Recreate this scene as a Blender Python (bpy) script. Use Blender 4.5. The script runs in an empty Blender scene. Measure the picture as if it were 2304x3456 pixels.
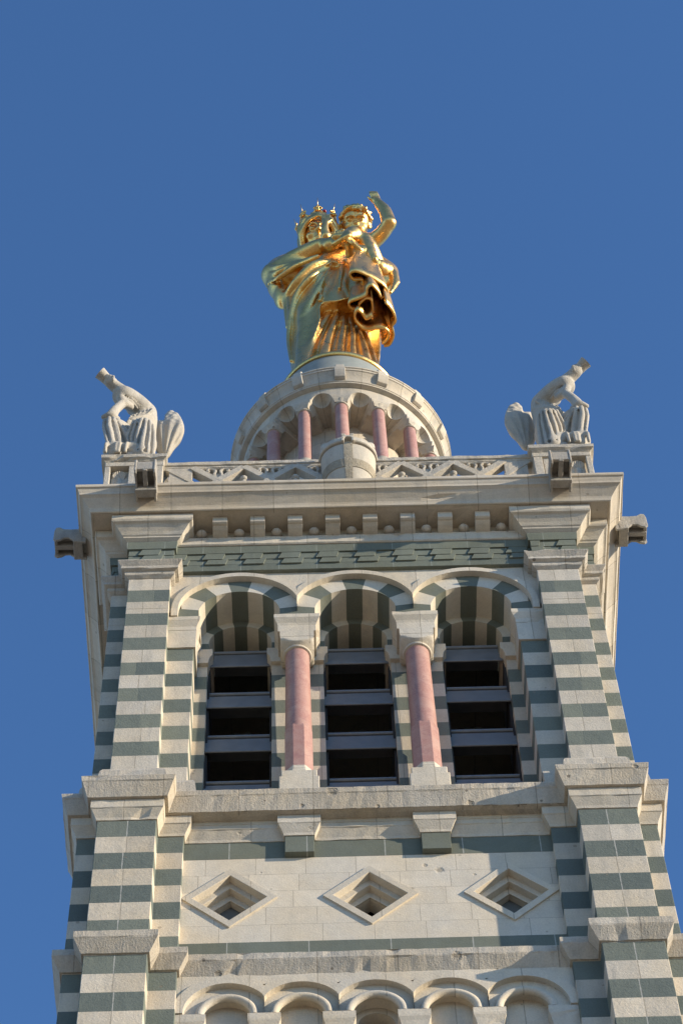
import bpy, math, random
import numpy as np
from mathutils import Matrix, Vector
random.seed(7); RNG = np.random.default_rng(7)
R = math.radians; PI = math.pi
sc = bpy.context.scene
C = sc.collection

# ---------------------------------------------------------------- camera
cam_d = bpy.data.cameras.new('camera'); cam = bpy.data.objects.new('camera', cam_d); C.objects.link(cam)
cam_d.sensor_fit = 'VERTICAL'; cam_d.sensor_height = 22.2; cam_d.lens = 55.0
cam_d.clip_start = 0.1; cam_d.clip_end = 3000
CP, CYAW, CPITCH, CROLL = (-1.1058, -36.7483, 0.0), 0.0285, 1.0637, -0.0483
_f = Vector((math.sin(CYAW)*math.cos(CPITCH), math.cos(CYAW)*math.cos(CPITCH), math.sin(CPITCH)))
_r = Vector((math.cos(CYAW), -math.sin(CYAW), 0)); _u = _r.cross(_f)
_r2 = math.cos(CROLL)*_r + math.sin(CROLL)*_u; _u2 = -math.sin(CROLL)*_r + math.cos(CROLL)*_u
cam.matrix_world = Matrix(((_r2.x, _u2.x, -_f.x, CP[0]), (_r2.y, _u2.y, -_f.y, CP[1]), (_r2.z, _u2.z, -_f.z, CP[2]), (0, 0, 0, 1)))
sc.camera = cam

# ---------------------------------------------------------------- sky, sun, exposure
SUN_AZ, SUN_EL = R(71.2), R(15.5)          # azimuth from the front wall's normal (-Y) towards +X
SD = Vector((math.sin(SUN_AZ)*math.cos(SUN_EL), -math.cos(SUN_AZ)*math.cos(SUN_EL), math.sin(SUN_EL)))
w = bpy.data.worlds.new('World'); sc.world = w; w.use_nodes = True
nt = w.node_tree; bg = nt.nodes['Background']
sky = nt.nodes.new('ShaderNodeTexSky'); sky.sky_type = 'NISHITA'; sky.sun_disc = False
sky.sun_elevation = SUN_EL; sky.sun_rotation = math.atan2(SD.x, SD.y)
sky.altitude = 100; sky.air_density = 1.0; sky.dust_density = 0.0; sky.ozone_density = 6.0
nt.links.new(sky.outputs[0], bg.inputs[0]); bg.inputs[1].default_value = 0.15
sl = bpy.data.lights.new('sun', 'SUN'); sl.energy = 4.3; sl.angle = R(0.5); sl.color = (1.0, 0.86, 0.67)
so = bpy.data.objects.new('sun', sl); C.objects.link(so); so.rotation_euler = SD.to_track_quat('Z', 'Y').to_euler()
so.location = (60, -30, 60)
sc.view_settings.view_transform = 'Standard'; sc.view_settings.look = 'None'
sc.view_settings.exposure = 0.74; sc.view_settings.gamma = 1.0

# ---------------------------------------------------------------- materials
class NT:
    def __init__(s, name):
        s.m = bpy.data.materials.new(name); s.m.use_nodes = True; s.t = s.m.node_tree; s.b = s.t.nodes['Principled BSDF']
    def n(s, typ, **kw):
        x = s.t.nodes.new(typ)
        for k, v in kw.items(): setattr(x, k, v)
        return x
    def link(s, a, b): s.t.links.new(a, b)
    def setin(s, sock, v):
        if isinstance(v, (int, float)): sock.default_value = v
        elif isinstance(v, (tuple, list)): sock.default_value = v
        else: s.link(v, sock)
    def math(s, op, a, b=0.0, c=None):
        x = s.n('ShaderNodeMath', operation=op); s.setin(x.inputs[0], a); s.setin(x.inputs[1], b)
        if c is not None: s.setin(x.inputs[2], c)
        return x.outputs[0]
    def mixf(s, f, a, b):
        x = s.n('ShaderNodeMix'); s.setin(x.inputs[0], f); s.setin(x.inputs[2], a); s.setin(x.inputs[3], b); return x.outputs[0]
    def mixc(s, f, a, b, mode='MIX'):
        x = s.n('ShaderNodeMix', data_type='RGBA', blend_type=mode); s.setin(x.inputs[0], f)
        for k, v in ((6, a), (7, b)): s.setin(x.inputs[k], (*v, 1) if isinstance(v, tuple) and len(v) == 3 else v)
        return x.outputs[2]
    def noise(s, vec, scale, detail=3, rough=.55):
        x = s.n('ShaderNodeTexNoise'); s.link(vec, x.inputs['Vector']); x.inputs['Scale'].default_value = scale
        x.inputs['Detail'].default_value = detail; x.inputs['Roughness'].default_value = rough; return x.outputs[0]
    def ramp(s, f, lo, hi, a=0.0, b=1.0):
        x = s.n('ShaderNodeMapRange'); s.setin(x.inputs[0], f)
        for k, v in zip((1, 2, 3, 4), (lo, hi, a, b)): x.inputs[k].default_value = v
        return x.outputs[0]
    def sep(s, v):
        x = s.n('ShaderNodeSeparateXYZ'); s.link(v, x.inputs[0]); return x.outputs
    def comb(s, a, b, c):
        x = s.n('ShaderNodeCombineXYZ'); s.setin(x.inputs[0], a); s.setin(x.inputs[1], b); s.setin(x.inputs[2], c); return x.outputs[0]
    def bump(s, h, strength, dist=.03, base=None):
        x = s.n('ShaderNodeBump'); x.inputs['Strength'].default_value = strength; x.inputs['Distance'].default_value = dist
        s.link(h, x.inputs['Height'])
        if base is not None: s.link(base, x.inputs['Normal'])
        return x.outputs[0]

WHITE = (.56, .512, .425); GREEN = (.148, .167, .14)
def stone(name, white=WHITE, green=None, z0=0.0, h=1000.0, green_first=False, bw=1.4, u0=0.0, stag=.5, sym=False, grime=.35, rough=.85,
          bump=.5, pits=.5, polar=None, jw=.011, jlight=None, grain=1.0, blockvar=.2, chisel=0.0, gjoint=.8, holes=()):
    t = NT(name); tc = t.n('ShaderNodeTexCoord').outputs['Object']; x, y, z = t.sep(tc)
    nrm = t.n('ShaderNodeNewGeometry').outputs['True Normal']; nx, ny, nz = t.sep(nrm)
    side = t.math('GREATER_THAN', t.math('ABSOLUTE', nx), t.math('ABSOLUTE', ny))
    if polar: u = t.math('MULTIPLY', t.math('ARCTAN2', x, t.math('MULTIPLY', y, -1.0)), polar)
    else: u = t.mixf(side, x, y)
    if sym: u = t.math('ABSOLUTE', u)
    q = t.math('DIVIDE', t.math('SUBTRACT', z0, z), h); row = t.math('FLOOR', q); fr = t.math('SUBTRACT', q, row)
    wn = t.n('ShaderNodeTexWhiteNoise', noise_dimensions='2D'); t.link(t.comb(row, side, 0.0), wn.inputs['Vector']); rr = wn.outputs[0]
    uu = t.math('ADD', t.math('DIVIDE', t.math('SUBTRACT', u, u0), bw), t.math('MULTIPLY', t.math('SUBTRACT', rr, .5), stag))
    col = t.math('FLOOR', uu); fu = t.math('SUBTRACT', uu, col)
    wb = t.n('ShaderNodeTexWhiteNoise', noise_dimensions='3D'); t.link(t.comb(row, col, side), wb.inputs['Vector']); br = wb.outputs[0]
    dj = t.math('MULTIPLY', t.math('MINIMUM', fu, t.math('SUBTRACT', 1.0, fu)), bw)
    db = t.math('MULTIPLY', t.math('MINIMUM', fr, t.math('SUBTRACT', 1.0, fr)), h)
    wob = t.noise(tc, 9.0, 2); jwv = t.math('MULTIPLY', wob, 2*jw)
    vert = t.math('LESS_THAN', t.math('ABSOLUTE', nz), .6)
    head = t.math('MULTIPLY', t.math('LESS_THAN', dj, jwv), 1.0)
    bed = t.math('MULTIPLY', t.math('LESS_THAN', db, t.math('MULTIPLY', jwv, .7)), vert)
    joint = t.math('MAXIMUM', head, bed)
    big = t.noise(tc, .55, 4, .6); mid = t.noise(tc, 3.2, 4, .62); fine = t.noise(tc, 26.0, 4, .7)
    streak = t.noise(t.comb(t.math('MULTIPLY', x, 3.5), t.math('MULTIPLY', y, 3.5), t.math('MULTIPLY', z, .6)), 1.0, 3)
    tone = t.math('ADD', 1.0-blockvar*.5, t.math('MULTIPLY', br, blockvar))
    tone = t.math('MULTIPLY', tone, t.ramp(mid, .25, .75, .93, 1.06))
    tone = t.math('MULTIPLY', tone, t.ramp(fine, .2, .8, 1-.14*grain, 1+.12*grain))
    warm = t.mixc(t.ramp(big, .38, .66), white, (white[0]*1.05, white[1]*.985, white[2]*.88))
    warm = t.mixc(t.ramp(streak, .5, .74, 0, grime), warm, (white[0]*.62, white[1]*.64, white[2]*.66))
    if green:
        par = t.math('MODULO', t.math('ADD', row, 1000.0 + (1 if green_first else 0)), 2.0)
        gcol = t.mixc(t.ramp(br, 0, 1), (green[0]*.9, green[1]*.95, green[2]*1.02), (green[0]*1.12, green[1]*1.08, green[2]*1.02))
        base = t.mixc(par, warm, gcol)
        jc = t.mixc(par, (white[0]*.6, white[1]*.58, white[2]*.55), (.42, .41, .37))
        base = t.mixc(1.0, base, t.comb(tone, tone, tone), 'MULTIPLY')
        base = t.mixc(t.math('MULTIPLY', head, t.mixf(par, .8, gjoint)), base, jc)
    else:
        base = t.mixc(1.0, warm, t.comb(tone, tone, tone), 'MULTIPLY')
        base = t.mixc(t.math('MULTIPLY', joint, .75), base, jlight or (white[0]*.55, white[1]*.53, white[2]*.5))
    vo = t.n('ShaderNodeTexVoronoi'); t.link(tc, vo.inputs['Vector']); vo.inputs['Scale'].default_value = 2.3
    pit = t.math('LESS_THAN', vo.outputs['Distance'], t.ramp(t.noise(tc, 1.7, 1), .4, .68, 0.0, .10))
    base = t.mixc(t.math('MULTIPLY', pit, pits), base, (white[0]*.4, white[1]*.38, white[2]*.35))
    t.link(base, t.b.inputs['Base Color']); t.b.inputs['Roughness'].default_value = rough
    t.b.inputs['Specular IOR Level'].default_value = .25
    for hx, hy, hz, hr in holes:                             # shell scars, each at its own place
        d_ = t.n('ShaderNodeVectorMath', operation='DISTANCE'); t.link(tc, d_.inputs[0]); d_.inputs[1].default_value = (hx, hy, hz)
        dd = t.math('ADD', d_.outputs['Value'], t.math('MULTIPLY', t.math('SUBTRACT', t.noise(tc, 14.0, 3), .5), hr*1.3))
        hole = t.ramp(dd, hr*.45, hr, 1, 0); pit = t.math('MAXIMUM', pit, t.math('MULTIPLY', hole, 1.6))
        base = t.mixc(t.math('MULTIPLY', hole, .55), base, (white[0]*.42, white[1]*.38, white[2]*.32)); t.link(base, t.b.inputs['Base Color'])
    hgt = t.math('SUBTRACT', t.math('ADD', t.math('MULTIPLY', fine, .45), t.math('MULTIPLY', mid, .55)), t.math('ADD', t.math('MULTIPLY', joint, .5), t.math('MULTIPLY', pit, 1.0)))
    if chisel:
        wv = t.noise(t.comb(t.math('MULTIPLY', u, 22.0), t.math('MULTIPLY', z, 3.0), t.math('MULTIPLY', y, 3.0)), 1.0, 2)
        hgt = t.math('ADD', hgt, t.math('MULTIPLY', wv, chisel))
    t.link(t.bump(hgt, bump, .045), t.b.inputs['Normal'])
    return t.m

HU = 1.0666/2; HL = 1.0817/2
M = {}
M['plain'] = stone('limestone', holes=((-1.17, -5.6, 42.7, .07), (-2.65, -5.48, 42.78, .06)), bw=1.3, u0=.2, stag=0, bump=.45)
M['ledge'] = stone('weathered limestone', holes=((-.71, -5.87, 43.56, .13), (-1.34, -5.8, 43.2, .06), (2.15, -5.78, 43.16, .09), (.24, -5.78, 43.14, .05), (1.59, -5.5, 38.53, .11), (5.62, -6.33, 43.55, .07), (-3.0, -5.4, 38.3, .08)), white=(.48, .44, .37), bw=1.55, u0=.45, stag=0, grime=.55, bump=.75, pits=.9, chisel=.22, grain=1.5)
M['cornice'] = stone('cornice limestone', holes=((2.14, -6.6, 55.14, .05), (-2.96, -6.4, 54.8, .05)), white=(.525, .47, .38), bw=1.265, u0=.62, stag=0, bump=.3)
M['upper'] = stone('striped upper masonry', gjoint=.0, white=(.53, .485, .405), green=GREEN, z0=52.581, h=HU, bw=1.32, u0=4.9, stag=.22, sym=True, bump=.55, grain=1.2, blockvar=.3, grime=.5)
M['inner'] = stone('striped jamb masonry', gjoint=0, white=(.55, .50, .41), green=GREEN, z0=52.581, h=HU, bw=2.5, u0=.9, stag=0, sym=True, bump=.4)
M['lower'] = stone('striped lower masonry', white=(.535, .485, .40), green=GREEN, z0=42.559, h=HL, green_first=True, bw=1.22, u0=4.93, stag=.05, sym=True, bump=.55, grain=1.2, blockvar=.3, grime=.5)
M['panel'] = stone('ashlar panel', holes=((1.14, -5.34, 41.66, .06), (1.42, -5.34, 41.48, .11), (2.13, -5.34, 41.31, .04), (-.38, -5.34, 41.0, .035), (-2.2, -5.34, 41.55, .03)), white=(.585, .535, .445), z0=42.018, h=.5416, bw=1.02, u0=.1, stag=1.0, bump=.3, grime=.15, jw=.008, blockvar=.1)
M['greenst'] = stone('green serpentine', white=GREEN, bw=1.6, u0=.35, stag=0, grime=.25, jlight=(.4, .4, .36), bump=.25, pits=.1)
M['greentile'] = stone('green shingle stone', white=(.155, .175, .145), bw=.925, u0=.05, stag=0, grime=.3, jlight=(.33, .35, .31), bump=.3, pits=.1, jw=.006)
M['vwhite'] = stone('white voussoir', white=(.58, .545, .465), bw=50, u0=25, stag=0, bump=.25, grime=.2, blockvar=0)
M['vgreen'] = stone('green voussoir', white=(.145, .163, .137), bw=50, u0=25, stag=0, bump=.25, grime=.2, blockvar=0, pits=.1)
M['drum'] = stone('drum limestone', white=(.49, .455, .39), bw=1.2, u0=.6, stag=0, polar=3.0, bump=.5, grime=.6)
M['drumwall'] = stone('drum wall limestone', white=(.5, .455, .38), z0=68.2, h=.62, bw=1.1, stag=1.0, polar=2.2, bump=.4, grime=.4)
M['old'] = stone('old carved limestone', white=(.475, .44, .375), bw=50, u0=25, stag=0, grime=.8, bump=1.0, pits=.3, grain=1.8, blockvar=0)
M['carve'] = stone('carved statue stone', white=(.425, .398, .345), bw=50, u0=25, stag=0, grime=.75, bump=.8, pits=.3, grain=1.6, blockvar=0, jw=.0)
M['spout'] = stone('blackened spout stone', white=(.37, .345, .30), bw=50, u0=25, stag=0, grime=.9, bump=1.0, pits=.4, grain=1.8, blockvar=0)
M['shield'] = stone('shield limestone', white=(.49, .45, .375), bw=50, u0=25, stag=0, grime=.5, bump=.6, blockvar=0)
M['shieldrib'] = stone('rough shield cross stone', white=(.36, .32, .245), bw=50, u0=25, stag=0, grime=.5, bump=1.6, grain=2.2, blockvar=0)

def pink():
    t = NT('pink granite'); tc = t.n('ShaderNodeTexCoord').outputs['Object']
    a = t.noise(tc, 30, 4, .7); b = t.noise(tc, 2.2, 4, .6)
    c = t.mixc(t.ramp(a, .3, .7), (.31, .15, .12), (.44, .25, .205))
    c = t.mixc(t.ramp(b, .42, .7, 0, .55), c, (.46, .32, .26))
    x, y, z = t.sep(tc)
    vein = t.ramp(t.math('ABSOLUTE', t.math('SUBTRACT', t.noise(tc, 1.3, 5, .6), .5)), 0, .02, .55, 0)
    c = t.mixc(vein, c, (.28, .13, .12)); t.link(c, t.b.inputs['Base Color']); t.b.inputs['Roughness'].default_value = .5
    t.link(t.bump(a, .12, .02), t.b.inputs['Normal']); return t.m
M['pink'] = pink()
def metal_slat():
    t = NT('grey zinc louvre'); tc = t.n('ShaderNodeTexCoord').outputs['Object']; a = t.noise(tc, 4, 4, .6); b = t.noise(tc, 50, 2)
    c = t.mixc(t.ramp(a, .3, .7), (.16, .168, .17), (.215, .222, .222)); t.link(c, t.b.inputs['Base Color'])
    t.b.inputs['Metallic'].default_value = .35; t.link(t.ramp(a, .3, .7, .42, .6), t.b.inputs['Roughness'])
    t.link(t.bump(a, .15, .05), t.b.inputs['Normal']); return t.m
M['slat'] = metal_slat()
def flat(name, col, rough=.7, metal=0):
    t = NT(name); tc = t.n('ShaderNodeTexCoord').outputs['Object']; a = t.noise(tc, 5, 4)
    t.link(t.mixc(a, tuple(c*.8 for c in col), tuple(min(1, c*1.2) for c in col)), t.b.inputs['Base Color'])
    t.b.inputs['Roughness'].default_value = rough; t.b.inputs['Metallic'].default_value = metal; return t.m
M['dark'] = flat('interior shade black', (.03, .028, .026), .9)  # near-black colour puts the shade of unlit openings into the surface
M['slate'] = flat('slate infill', (.11, .115, .11), .8)
M['lead'] = flat('grey green lead flashing', (.25, .27, .245), .75, 0)
M['ruby'] = flat('red glass jewel', (.22, .01, .012), .15)
def gold():
    t = NT('gilded copper'); tc = t.n('ShaderNodeTexCoord').outputs['Object']
    a = t.noise(tc, 2.2, 4, .6); b = t.noise(tc, 14, 4, .65)
    c = t.mixc(t.ramp(a, .3, .72), (.90, .53, .155), (.86, .57, .22))
    c = t.mixc(t.ramp(b, .52, .72, 0, .55), c, (.50, .29, .10))
    t.link(c, t.b.inputs['Base Color']); t.b.inputs['Metallic'].default_value = 1.0
    t.link(t.math('ADD', t.ramp(a, .3, .7, .22, .42), t.ramp(b, .5, .8, 0, .12)), t.b.inputs['Roughness'])
    t.link(t.bump(t.math('ADD', b, t.math('MULTIPLY', a, 2.0)), .2, .06), t.b.inputs['Normal']); return t.m
M['gold'] = gold()
def ground_mat():
    t = NT('pale paving'); tc = t.n('ShaderNodeTexCoord').outputs['Object']; a = t.noise(tc, .4, 5); b = t.noise(tc, 6, 4)
    c = t.mixc(t.ramp(a, .3, .7), (.36, .285, .20), (.43, .345, .25)); c = t.mixc(t.ramp(b, .4, .8, 0, .4), c, (.25, .22, .18))
    br = t.n('ShaderNodeTexBrick'); t.link(tc, br.inputs['Vector']); br.inputs['Scale'].default_value = 1.0
    br.inputs['Color1'].default_value = (1, 1, 1, 1); br.inputs['Color2'].default_value = (.86, .86, .86, 1); br.inputs['Mortar'].default_value = (.5, .5, .5, 1)
    t.link(t.mixc(1.0, c, br.outputs[0], 'MULTIPLY'), t.b.inputs['Base Color']); t.b.inputs['Roughness'].default_value = .9; return t.m
M['ground'] = ground_mat()

# ---------------------------------------------------------------- mesh helpers
class MB:
    def __init__(s): s.v = []; s.f = []; s.m = []
    def add(s, vs, fs, mi=0):
        o = len(s.v); s.v.extend([tuple(map(float, v)) for v in vs]); s.f.extend([tuple(i+o for i in f) for f in fs]); s.m.extend([mi]*len(fs)); return s
    def box(s, x0, x1, y0, y1, z0, z1, mi=0):
        return s.add([(x, y, z) for z in (z0, z1) for x, y in ((x0, y0), (x1, y0), (x1, y1), (x0, y1))],
                     [(3, 2, 1, 0), (4, 5, 6, 7), (0, 1, 5, 4), (1, 2, 6, 5), (2, 3, 7, 6), (3, 0, 4, 7)], mi)
    def loft(s, rings, mi=0, closed=True, caps=True):
        n = len(rings[0]); vs = [v for r in rings for v in r]; fs = []
        for i in range(len(rings)-1):
            for j in range(n if closed else n-1):
                a, b = i*n+j, i*n+(j+1) % n; fs.append((a, b, b+n, a+n))
        if caps: fs.append(tuple(range(n-1, -1, -1))); fs.append(tuple(range((len(rings)-1)*n, len(rings)*n)))
        return s.add(vs, fs, mi)
    def prism(s, poly, z0, z1, mi=0): return s.loft([[(x, y, z) for x, y in poly] for z in (z0, z1)], mi)      # ccw from above
    def xz(s, poly, y0, y1, mi=0): return s.loft([[(x, y, z) for x, z in poly] for y in (y0, y1)][::1], mi)      # ccw seen from the front
    def sweep(s, path, prof, closed=False, depth=.12, step=.16, jit=.004, chip=.02, mi=0):
        P = [Vector((p[0], p[1])) for p in path]; n = len(P); pts = []
        E_ = n if closed else n-1
        nor = []
        for i in range(E_):
            d = (P[(i+1) % n]-P[i]).normalized(); nor.append(Vector((d.y, -d.x)))
        for i in range(n):
            if closed: o = nor[i-1]+nor[i] if abs(nor[i-1].dot(nor[i])) < .5 else nor[i]
            elif i == 0: o = nor[0]
            elif i == n-1: o = nor[-1]
            else: o = nor[i-1]+nor[i] if abs(nor[i-1].dot(nor[i])) < .5 else nor[i]
            pts.append((P[i], o))
        out = []
        for i in range(E_):
            a, oa = pts[i]; b, ob = pts[(i+1) % n]; k = max(1, int((b-a).length/step)); out.append((a, oa, 0))
            for j in range(1, k):
                t = j/k; out.append((a.lerp(b, t), oa.lerp(ob, t), 1))
        if not closed: out.append((pts[-1][0], pts[-1][1], 0))
        rings = []
        m = len(prof)
        for p, o, inner in out:
            ring = []
            for k, (d, z) in enumerate(prof):
                jd, jz = (random.gauss(0, jit), random.gauss(0, jit)) if inner else (0, 0)
                if inner and random.random() < chip: jd -= random.uniform(.01, .045); jz += random.uniform(-.02, .02)
                q = p+o*(d+jd); ring.append((q.x, q.y, z+jz))
            q = p-o*depth; ring.append((q.x, q.y, prof[-1][1])); ring.append((q.x, q.y, prof[0][1])); rings.append(ring)
        if closed: rings.append(rings[0])
        return s.loft(rings, mi, True, not closed)
    def annulus(s, cx, cz, r0, r1, a0, a1, y0, y1, n=12, mi=0, clip=None):
        A = [a0+(a1-a0)*i/n for i in range(n+1)]
        f = (lambda x: min(max(x, clip[0]), clip[1])) if clip else (lambda x: x)
        rings = [[(f(cx+r*math.cos(a)), y, cz+r*math.sin(a)) for r, y in ((r0, y0), (r0, y1), (r1, y1), (r1, y0))] for a in A]
        return s.loft(rings, mi)
    def lathe(s, prof, n=64, cx=0, cy=0, mi=0, caps=True, a0=0, a1=2*PI):
        full = abs(a1-a0-2*PI) < 1e-6
        rings = [[(cx+r*math.sin(a0+(a1-a0)*i/n), cy-r*math.cos(a0+(a1-a0)*i/n), z) for i in range(n if full else n+1)] for r, z in prof]
        return s.loft(rings, mi, full, caps)
    def ball(s, c, r, n=12, mi=0):
        r = (r, r, r) if not isinstance(r, tuple) else r
        rings = [[(c[0]+r[0]*math.cos(p)*math.cos(2*PI*i/n), c[1]+r[1]*math.cos(p)*math.sin(2*PI*i/n), c[2]+r[2]*math.sin(p)) for i in range(n)] for p in np.linspace(-PI/2+.02, PI/2-.02, max(5, n//2+1))]
        return s.loft(rings, mi)
    def tube(s, pts, rad, n=8, mi=0):
        pts = [Vector(p) for p in pts]; rad = rad if isinstance(rad, (list, tuple)) else [rad]*len(pts); rings = []
        up = Vector((.3, .2, 1)).normalized()
        for i, p in enumerate(pts):
            d = (pts[min(i+1, len(pts)-1)]-pts[max(i-1, 0)]).normalized(); a = d.cross(up)
            if a.length < .1: a = d.cross(Vector((1, 0, 0)))
            a.normalize(); b = d.cross(a)
            rings.append([tuple(p+rad[i]*(math.cos(2*PI*k/n)*a+math.sin(2*PI*k/n)*b)) for k in range(n)])
        return s.loft(rings, mi)
    def map(s, fn): s.v = [fn(*v) for v in s.v]; return s
    def build(s, name, mats, parent=None, smooth=False, bevel=0.0, angle=None, tf=None):
        me = bpy.data.meshes.new(name); me.from_pydata(s.v, [], s.f); me.validate()
        import bmesh
        bm = bmesh.new(); bm.from_mesh(me); bmesh.ops.recalc_face_normals(bm, faces=bm.faces); bm.to_mesh(me); bm.free()
        for mt in (mats if isinstance(mats, (list, tuple)) else [mats]): me.materials.append(M[mt])
        if any(s.m) and len(me.polygons) == len(s.m): me.polygons.foreach_set('material_index', s.m)
        if smooth:
            me.polygons.foreach_set('use_smooth', [True]*len(me.polygons))
            if angle: me.set_sharp_from_angle(angle=R(angle))
        o = bpy.data.objects.new(name, me); C.objects.link(o)
        if parent: o.parent = parent
        if bevel:
            b = o.modifiers.new('bevel', 'BEVEL'); b.width = bevel; b.segments = 2; b.limit_method = 'ANGLE'; b.angle_limit = R(35)
        return o
def empty(name, label, cat, loc=(0, 0, 0), group=None):
    o = bpy.data.objects.new(name, None); C.objects.link(o); o.location = loc; o['label'] = label; o['category'] = cat
    if group: o['group'] = group
    return o
def dup(o, parent, rot=None, loc=None):
    c = o.copy(); C.objects.link(c); c.parent = parent
    if rot is not None: c.rotation_euler = (0, 0, rot)
    if loc is not None: c.location = loc
    for ch in list(o.children): dup(ch, c)
    return c

# ---------------------------------------------------------------- signed-distance sculpting (statues)
class Field:
    def __init__(s, lo, hi, h):
        s.h = h; s.lo = np.array(lo, float); n = np.ceil((np.array(hi)-s.lo)/h).astype(int)+1; s.n = n
        s.ax = [(s.lo[i]+h*np.arange(n[i])).astype(np.float32) for i in range(3)]
        s.F = np.full(tuple(n), 9.0, np.float32)
    def reg(s, lo, hi):
        sl = []; 
        for i in range(3):
            a = int(max(0, math.floor((lo[i]-s.lo[i])/s.h))); b = int(min(s.n[i], math.ceil((hi[i]-s.lo[i])/s.h)+1))
            if b <= a: return None, None
            sl.append(slice(a, b))
        X, Y, Z = np.meshgrid(s.ax[0][sl[0]], s.ax[1][sl[1]], s.ax[2][sl[2]], indexing='ij', sparse=True)
        return tuple(sl), (X, Y, Z)
    def comb(s, sl, d, k, sub=False):
        a = s.F[sl]
        if sub:
            d = -d; h = np.clip(.5-.5*(a-d)/k, 0, 1); s.F[sl] = a*(1-h)+d*h+k*h*(1-h)
        else:
            h = np.clip(.5+.5*(a-d)/k, 0, 1); s.F[sl] = a*(1-h)+d*h-k*h*(1-h)
    def chain(s, pts, rad, k=.1, sub=False):
        pts = np.array(pts, float); rad = np.array(rad if hasattr(rad, '__len__') else [rad]*len(pts), float); m = rad.max()+k*1.2+3*s.h
        sl, g = s.reg(pts.min(0)-m, pts.max(0)+m)
        if sl is None: return s
        X, Y, Z = g; D = None
        for i in range(len(pts)-1):
            p, q = pts[i], pts[i+1]; v = q-p; L2 = max(float(v@v), 1e-9)
            t = np.clip(((X-p[0])*v[0]+(Y-p[1])*v[1]+(Z-p[2])*v[2])/L2, 0, 1)
            d = np.sqrt((X-p[0]-t*v[0])**2+(Y-p[1]-t*v[1])**2+(Z-p[2]-t*v[2])**2)-(rad[i]+t*(rad[i+1]-rad[i]))
            D = d if D is None else np.minimum(D, d)
        s.comb(sl, D.astype(np.float32), k, sub); return s
    def spline(s, pts, rad, k=.1, n=5, sub=False):
        P = [np.array(p, float) for p in pts]; P = [2*P[0]-P[1]]+P+[2*P[-1]-P[-2]]; out = []; rr = []
        rad = list(rad) if hasattr(rad, '__len__') else [rad]*len(pts)
        for i in range(1, len(P)-2):
            for j in range(n):
                t = j/n; a, b, c, d = P[i-1:i+3]
                out.append(.5*(2*b+(c-a)*t+(2*a-5*b+4*c-d)*t*t+(3*b-a-3*c+d)*t**3)); rr.append(rad[i-1]*(1-t)+rad[i]*t)
        out.append(P[-2]); rr.append(rad[-1]); return s.chain(out, rr, k, sub)
    def ell(s, c, r, k=.1, sub=False, rot=None):
        m = max(r)+k*1.2+3*s.h; c = np.array(c, float); sl, g = s.reg(c-m, c+m)
        if sl is None: return s
        X, Y, Z = g[0]-c[0], g[1]-c[1], g[2]-c[2]
        if rot is not None:
            Rm = np.array(rot); X, Y, Z = (Rm[i][0]*X+Rm[i][1]*Y+Rm[i][2]*Z for i in range(3))
        k0 = np.sqrt((X/r[0])**2+(Y/r[1])**2+(Z/r[2])**2)
        k1 = np.sqrt((X/r[0]**2)**2+(Y/r[1]**2)**2+(Z/r[2]**2)**2)+1e-6
        s.comb(sl, (k0*(k0-1)/k1).astype(np.float32), k, sub); return s
    def func(s, fn, lo, hi, k=.05, sub=False):
        sl, g = s.reg(lo, hi); s.comb(sl, np.asarray(fn(*g), np.float32), k, sub); return s
    def mesh(s):
        F = s.F; n = F.shape; S = F < 0
        c = S[:-1, :-1, :-1].astype(np.int8)
        tot = np.zeros([x-1 for x in n], np.int8)
        for dx in (0, 1):
            for dy in (0, 1):
                for dz in (0, 1): tot += S[dx:n[0]-1+dx, dy:n[1]-1+dy, dz:n[2]-1+dz]
        act = (tot > 0) & (tot < 8); ids = np.argwhere(act); idx = np.full(act.shape, -1, np.int64); idx[act] = np.arange(len(ids))
        pos = np.zeros((len(ids), 3)); cnt = np.zeros(len(ids))
        cor = [(a, b, c) for a in (0, 1) for b in (0, 1) for c in (0, 1)]
        for A in cor:
            for ax in range(3):
                if A[ax]: continue
                B = list(A); B[ax] = 1
                fa = F[ids[:, 0]+A[0], ids[:, 1]+A[1], ids[:, 2]+A[2]]; fb = F[ids[:, 0]+B[0], ids[:, 1]+B[1], ids[:, 2]+B[2]]
                cr = (fa < 0) != (fb < 0); t = np.where(cr, fa/np.where(fa-fb == 0, 1, fa-fb), 0)
                p = np.tile(np.array(A, float), (len(ids), 1)); p[:, ax] += t
                pos[cr] += p[cr]; cnt[cr] += 1
        V = s.lo+(ids+pos/cnt[:, None])*s.h
        faces = []
        for ax in range(3):
            a = [slice(None)]*3; b = [slice(None)]*3; a[ax] = slice(0, n[ax]-1); b[ax] = slice(1, n[ax])
            cr = S[tuple(a)] != S[tuple(b)]; e = np.argwhere(cr); u, v = (ax+1) % 3, (ax+2) % 3
            e = e[(e[:, u] > 0) & (e[:, v] > 0) & (e[:, u] < n[u]-1) & (e[:, v] < n[v]-1)]
            ins = S[tuple(a)][tuple(e.T)]
            q = []
            for du, dv in ((-1, -1), (0, -1), (0, 0), (-1, 0)):
                w_ = e.copy(); w_[:, u] += du; w_[:, v] += dv; q.append(idx[tuple(w_.T)])
            q = np.stack(q, 1); q[~ins] = q[~ins][:, ::-1]; faces.append(q)
        return V, np.concatenate(faces)
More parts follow.
